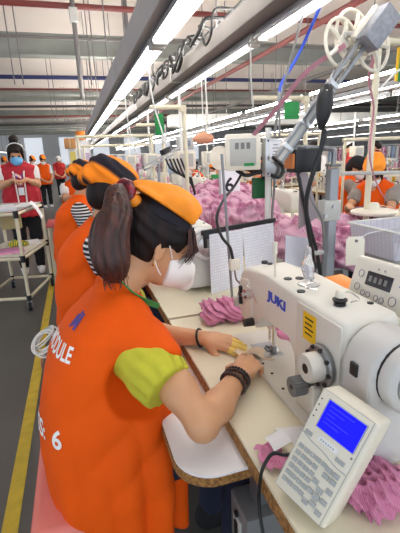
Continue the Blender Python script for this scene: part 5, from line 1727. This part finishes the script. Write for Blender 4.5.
# people on the right
man = make_person('garment_worker', 'person in an orange vest and black cap bending over work right of the steel post', res=.011, hat='cap', mask_m=MASKW, sleeve_m=mat('grey_tee', (150, 140, 132), .85), head_yaw=-.3, head_pitch=.6)
put(man, (3.08, 4.25, .06), -.55)
wk = make_person('garment_worker', 'person in a bright orange headscarf bending forward right of the white pole', res=.011, hat='scarf', hat_m=ORANGE_SCARF, mask_m=MASKW, sleeve_m=mat('grey_tee', (150, 140, 132)), head_yaw=.4, head_pitch=.95, long_hair=True)
put(wk, (3.05, 3.55, -.01), -2.6, scale=1.06)
st1 = make_person('floor_helper', 'person in a white cap and red top standing far behind the black-capped worker', stand=True, res=.014, vest_m=mat('scarlet_top', (196, 40, 40), .8), sleeve_m=mat('scarlet_top', (196, 40, 40)), hat='cap', hat_m=WHITE_CLOTH, mask_m=None)
put(st1, (5.05, 6.6, 0), 2.4)
st2 = make_person('floor_helper', 'person in a maroon vest and dark cap standing beyond the white pole', stand=True, res=.014, vest_m=mat('maroon_vest', (110, 30, 48), .8), sleeve_m=mat('maroon_vest', (110, 30, 48)), hat='cap', mask_m=MASKW)
put(st2, (5.85, 6.9, 0), 2.6)
st3 = make_person('floor_helper', 'person in white shirt standing left of the white-capped helper', stand=True, res=.014, vest_m=WHITE_CLOTH, sleeve_m=WHITE_CLOTH, hat='none', mask_m=MASKW)
put(st3, (4.2, 6.6, 0), -2.4)
spots = [((2.6, 7.0), PI, 'across the trough, seen past the cream ribbed reel'), ((2.6, 5.4), PI, 'across the trough behind the control box'), ((2.6, 8.6), PI, 'across the trough, far down the row'), ((5.95, 6.0), PI, 'in the fourth row over'), ((6.4, 5.8), 0, 'in the fifth row over'),
         ((3.3, 7.2), 0, 'in the third row over'), ((6.4, 7.9), 0, 'in the fifth row over, farther back'), ((8.4, 8.2), 0, 'in the sixth row over'), ((-.05, 9.9), 0, 'in the near row, seventh from the camera'), ((-.05, 8.5), 0, 'in the near row, sixth from the camera')]
far_w = None
for i, ((x, y), rz, l) in enumerate(spots):
    if far_w is None:
        far_w = make_person('garment_worker', '', res=.015, hat='scarf', hat_m=SCARF_MIX); r = far_w
    else: r = copy_tree(far_w)
    put(r, (x, y, .03), rz, 'person in an orange vest sewing ' + l, 'distant seated workers')
# left of the aisle and along it
far_st = make_person('floor_helper', '', stand=True, res=.015, hat='scarf')
seated_dark = make_person('floor_helper', 'person with dark hair in black at the left edge beyond the cart', stand=True, res=.014, vest_m=BLACK_CLOTH, sleeve_m=BLACK_CLOTH, hat='none', mask_m=MASKB)
put(seated_dark, (-1.55, 7.6, 0), -1.2, scale=.93)
for i, ((x, y), rz, l) in enumerate((((-.9, 13.5), -1.3, 'left of the aisle, nearest of the far group'), ((-1.3, 14.5), -1.0, 'left of the aisle, second of the far group'), ((-1.7, 13.2), -1.6, 'left of the aisle, outermost of the far group'), ((-2.2, 15), -1.2, 'left of the aisle, farthest of the far group'))):
    r = far_st if i == 0 else copy_tree(far_st); put(r, (x, y, 0), rz, 'person in an orange vest standing ' + l, 'far group left of the aisle')
far_s = copy_tree(st1); put(far_s, (-.55, 17, 0), -1.4, 'person in red standing far down the middle of the aisle')
w4 = copy_tree(far_w); put(w4, (-.04, 6.9, .06), -1.35, 'person in an orange vest facing the camera beyond the third worker')

# ------------------------------------------------------------------ frames, signs, signals deeper in the hall
def pipe_arch(label, x0, x1, y, z, leg_z=0.0):
    t = thing('pipe_arch', label, 'frame', (x1, y, 0))
    MB().tube([(x1, y, 0), (x1, y, z - .03), (x1 - .03, y, z), (x0, y, z)], .018, seg=10).build('pipe', PVC, t)
    MB().box((x1 - .01, y, z - .01), (.05, .05, .05), bev=.008).build('elbow', PVC, t)
    return t
pipe_arch('cream pipe arch with a green card beyond the near worker\'s head', .60, .865, 3.2, 1.76)
pipe_arch('second cream pipe arch beyond the first, near the lamp row', .70, .985, 4.6, 1.74)
pipe_arch('cream pipe arch with a green card behind the tilted feeder arm', 1.35, 1.82, 3.0, 1.80)
def green_card(label, x, y, z, w=.07, h=.16):
    t = thing('green_card', label, 'card', (x, y, z), 0, 'green cards hung on the pipe frames')
    MB().box((x, y, z - h / 2), (w, .006, h), bev=.002).build('card', GREEN_CARD, t)
    MB().cyl((x, y, z - .002), (x, y, z + .035), .004, seg=6).build('hook', WPIPE, t)
    return t
green_card('green card hanging from the cream pipe arch beyond the near worker', .665, 3.2, 1.715)
green_card('green card hanging behind the tilted feeder arm', 1.69, 3.0, 1.775, .13, .13)
green_card('small green card above the near worker\'s headscarf, on the tables behind', .78, 4.0, 1.06, .12, .10)
green_card('green card standing beside the cream spoked reel', 1.25, 3.6, 1.22, .09, .12)
for k, (x0, x1, y, z, l) in enumerate(((.05, 1.0, 5.2, 1.66, 'long cream pipe rail over the near row'), (.15, 1.3, 6.8, 1.60, 'cream pipe rail over the near row, farther back'), (2.0, 3.4, 5.2, 1.62, 'cream pipe rail across the trough'), (2.9, 4.6, 4.0, 1.50, 'cream pipe rail over the right-hand workers'))):
    t = thing('pipe_rail', l, 'rail', (x1, y, 0))
    MB().cyl((x0, y, z), (x1, y, z), .020, seg=10).build('rail', PVC, t)
    for x in (x0 + .03, x1 - .03): MB().cyl((x, y, 0), (x, y, z), .016, seg=8).build('post', PVC, t)
# number sign
t = thing('number_sign', 'white sign with a black six on the table behind the control box', 'sign', (1.15, 2.86, 1.1))
MB().box((1.11, 2.86, 1.165), (.15, .006, .24), bev=.002).build('board', PAPER, t)
text_obj('lettering', '6', .15, frame((1, 0, 0), (0, 0, 1), (1.062, 2.8558, 1.125)), BLACKP, t, extrude=.0006, offset=.003)
MB().cyl((1.11, 2.87, .8), (1.11, 2.87, 1.06), .008, seg=8).build('stake', DULL_STEEL, t)
# cream coil reel, tilted display box and shaded lamp in the middle distance
t = thing('cream_reel', 'cream ribbed reel left of the control box', 'reel', (1.06, 3.0, 1.4))
RM = axis_matrix((.2, -.95, .1), (1.08, 3.0, 1.37))
for k in range(6):
    MB().tube([RM @ V((( .085 - .011 * k) * math.cos(a), (.085 - .011 * k) * math.sin(a), .002 * k)) for a in [2 * PI * i / 28 for i in range(29)]], .0065, seg=6).build('coil', BEIGEP, t)
MB().cyl(RM @ V((0, 0, -.02)), RM @ V((0, 0, .015)), .03, seg=14).build('hub', BEIGEP, t)
MB().cyl((1.085, 3.02, .8), (1.085, 3.02, 1.37), .012, seg=8).build('stem', STEEL, t)
t = thing('shaded_lamp', 'orange paper-shaded lamp hanging above the cream reel', 'lamp', (1.16, 3.65, 1.6))
MB().lathe([(.05, .0), (.09, .015), (.10, .04), (.08, .07), (.02, .10)], axis_matrix((0, 0, 1), (1.16, 3.65, 1.50)), 18).build('lamp_shade', mat('peach_shade', (206, 148, 116), .8), t)
MB().cyl((1.16, 3.65, 1.60), (1.16, 3.65, 2.10), .005, seg=6).build('cord', WPIPE, t)
t = thing('machine_head_box', 'pale tilted motor box on the frame left of the cream reel', 'box', (1.1, 4.2, 1.5))
MB().box((1.13, 4.2, 1.52), (.17, .10, .12), Matrix.Rotation(0, 4, 'X'), bev=.01).build('case', LGREYP, t)
MB().box((1.13, 4.148, 1.52), (.09, .004, .06)).build('window', mat('grey_glass', (140, 150, 160), .2), t)
MB().cyl((1.13, 4.22, .8), (1.13, 4.22, 1.46), .014, seg=8).build('stand', DULL_STEEL, t)
t = thing('tape_feeder', 'tilted silver feeder arm in the middle distance beyond the near worker', 'feeder', (.7, 3.7, 1.3))
a0, a1 = V((.62, 3.8, 1.30)), V((1.12, 4.1, 1.50)); da = (a1 - a0).normalized(); M2 = frame(da, (0, 1, 0), a0)
for dz in (-.016, .016): MB().box(((a1 - a0).length / 2, 0, dz), ((a1 - a0).length, .03, .016), M2).build('rail', DULL_STEEL, t)
MB().box((.30, -.03, .05), (.10, .06, .05), M2, bev=.006).build('drive', BLACKP, t)
MB().cyl((.78, 3.92, .8), (.78, 3.92, 1.36), .014, seg=8).build('stand', DULL_STEEL, t)
t = thing('cable_loom', 'black cables looping over the tables beyond the near worker\'s scarf', 'cable', (.8, 3.2, 1.2))
for k in range(5):
    MB().tube([(.70 + .03 * k, 3.2, 1.38), (.74 + .035 * k, 3.2, 1.30 - .02 * k), (.86 + .01 * k, 3.2, 1.22), (.93, 3.22, 1.12 - .02 * k), (.94 - .02 * k, 3.25, .95)], .008, seg=6, smooth=5).build('loop', BLACKP, t)
# control boxes on poles along both rows
for k, (x, y, l) in enumerate(((.95, 3.6, 'second along the near row'), (.95, 5.2, 'third along the near row'), (.95, 7.2, 'fourth along the near row'), (1.65, 5.0, 'across the trough'), (1.65, 7.4, 'across the trough, farther back'), (4.3, 5.6, 'over the third row'), (5.0, 7.6, 'over the fourth row'), (7.6, 7.8, 'over the fifth row'))):
    t = thing('control_box', 'pale control box on a pole, ' + l, 'control box', (x, y, 0), 0, 'control boxes on poles down the hall')
    MB().box((x, y - .03, 1.36), (.17, .14, .16), bev=.006).build('case', BEIGEP, t)
    MB().box((x, y - .103, 1.36), (.12, .006, .11)).build('front_plate', LGREYP, t)
    MB().cyl((x, y + .05, 0), (x, y + .05, 1.95), .013, seg=8).build('pole', WPIPE, t)
# notice rack with posters by the aisle
t = thing('notice_board', 'tall board of coloured notices at the aisle beyond the second worker', 'board', (.16, 8.0, 0))
MB().box((.13, 8.0, 1.1), (.40, .03, 1.30), bev=.004).build('panel', PAPER, t)
for k, (dx, dz, w, h, c) in enumerate(((-.12, 1.45, .10, .20, (226, 210, 110)), (0, 1.48, .11, .18, (222, 224, 232)), (.12, 1.40, .12, .24, (210, 190, 216)), (-.1, 1.18, .13, .2, (236, 200, 204)), (.06, 1.14, .14, .18, (190, 214, 226)), (.0, .85, .2, .2, (230, 226, 214)))):
    MB().box((.13 + dx, 7.982, dz), (w, .006, h)).build('notice', mat(f'notice_{k}', c, .7), t)
for dx in (-.19, .19): MB().box((.13 + dx, 8.0, .9), (.02, .04, 1.8)).build('post', WPIPE, t)
t = thing('carton', 'brown carton on top of the notice board beside the aisle', 'carton', (-.02, 8.0, 1.76))
MB().box((-.02, 8.0, 1.69), (.20, .16, .18), bev=.004).build('box', mat('carton', (196, 140, 86), .8), t)
MB().box((-.02, 7.918, 1.69), (.03, .004, .18)).build('tape', mat('tape', (214, 180, 130), .4), t)
t = thing('orange_tub', 'orange tub beside the carton on the notice board', 'tub', (.16, 8.0, 1.76))
MB().lathe([(.07, 0), (.085, .14), (.09, .15), (.08, .15), (.065, .01)], axis_matrix((0, 0, 1), (.18, 8.0, 1.75)), 18).build('shell', ORANGE_TRAY, t)
# pink side table by the second worker
t = thing('side_table', 'small red topped side table beside the second worker in the aisle', 'table', (-.28, 4.9, 0))
MB().box((-.26, 4.95, .70), (.22, .5, .03), bev=.006).build('top', mat('rose_top', (206, 90, 96), .6), t)
for sx in (-.09, .09):
    for sy in (-.2, .2): MB().box((-.26 + sx, 4.95 + sy, .345), (.025, .025, .69)).build('leg', PVC, t)
# bottles and trays on the table across the trough
for k, (x, y, m, l) in enumerate(((1.84, 2.40, mat('olive_bottle', (170, 176, 90), .3), 'olive green squeeze bottle on the table across the trough'), (1.95, 2.36, mat('rose_bottle', (214, 170, 176), .3), 'pale pink bottle on the table across the trough'))):
    t = thing('bottle', l, 'bottle', (x, y, TZ))
    MB().lathe([(.024, 0), (.026, .01), (.026, .10), (.012, .13), (.010, .15)], axis_matrix((0, 0, 1), (x, y, TZ + .001)), 16).build('bottle_body', m, t)
    MB().lathe([(.012, .0), (.012, .02), (.005, .035)], axis_matrix((0, 0, 1), (x, y, TZ + .15)), 12).build('cap', m, t)
pile('trim_pile', 'dark maroon trimmings in the grey bin across the trough', 'trimmings', (1.78, 2.10, .98), (.17, .12, .05), 91, stripe_mat('maroon_trim', (70, 30, 40), (150, 100, 110), 14, distort=8), 12, .011, .007, (30, 80), ridge=2)
t = thing('grey_bin', 'grey bin of maroon trimmings on the table across the trough', 'bin', (1.78, 2.1, TZ))
for (c, s) in (((1.78, 1.975, .89), (.38, .012, .20)), ((1.78, 2.225, .89), (.38, .012, .20)), ((1.595, 2.1, .89), (.012, .25, .20)), ((1.965, 2.1, .89), (.012, .25, .20)), ((1.78, 2.1, .97), (.37, .24, .012))):
    MB().box(c, s).build('bin_wall', mat('taupe_bin', (176, 168, 150), .6), t, smooth=0)
# white duct and hanging panels far right
t = thing('air_duct', 'long white air duct crossing far behind the right-hand workers', 'duct', (7, 13, 2.4))
MB().box((9.0, 13.0, 2.46), (12, .5, .36), bev=.03).build('duct', WPIPE, t)
for k in range(5): MB().cyl((4.5 + 2.4 * k, 13, 2.6), (4.5 + 2.4 * k, 13, 4.6), .012, seg=6).build('hanger', RODM, t)
for k, (x, y) in enumerate(((1.6, 13.2), (3.4, 14.2), (5.3, 14.6), (7.6, 15), (9.9, 14.5), (12.3, 13.6), (2.4, 17), (6.4, 17.5))):
    t = thing('garment_rack', f'rack of white and pink garments far back in the hall, {(["nearest"] + ordn)[k] if k < 9 else ""} from the aisle', 'rack', (x, y, 0), 0, 'far garment racks')
    MB().cyl((x - .7, y, 1.5), (x + .7, y, 1.5), .018, seg=8).build('rail', WPIPE, t)
    for s in (-.7, .7): MB().cyl((x + s, y, 0), (x + s, y, 1.5), .018, seg=8).build('post', WPIPE, t)
    for j in range(7):
        gx = x - .6 + .2 * j
        MB().box((gx, y, 1.12), (.13, .36, .66), bev=.04).build('garment', (WHITE_CLOTH, PINK, WHITE_CLOTH, mat('sky_cloth', (176, 196, 222), .85))[(j + k) % 4], t)
# doors / panels on the far wall
for k in range(6):
    x = -3.5 + 3.2 * k
    tag(MB().box((x, 43.86, 2.3), (1.6, .06, 2.6)).build(f'window_{k + 1}', mat('window_glow', (226, 232, 240), .3, emit=.7), smooth=0), kind='structure')
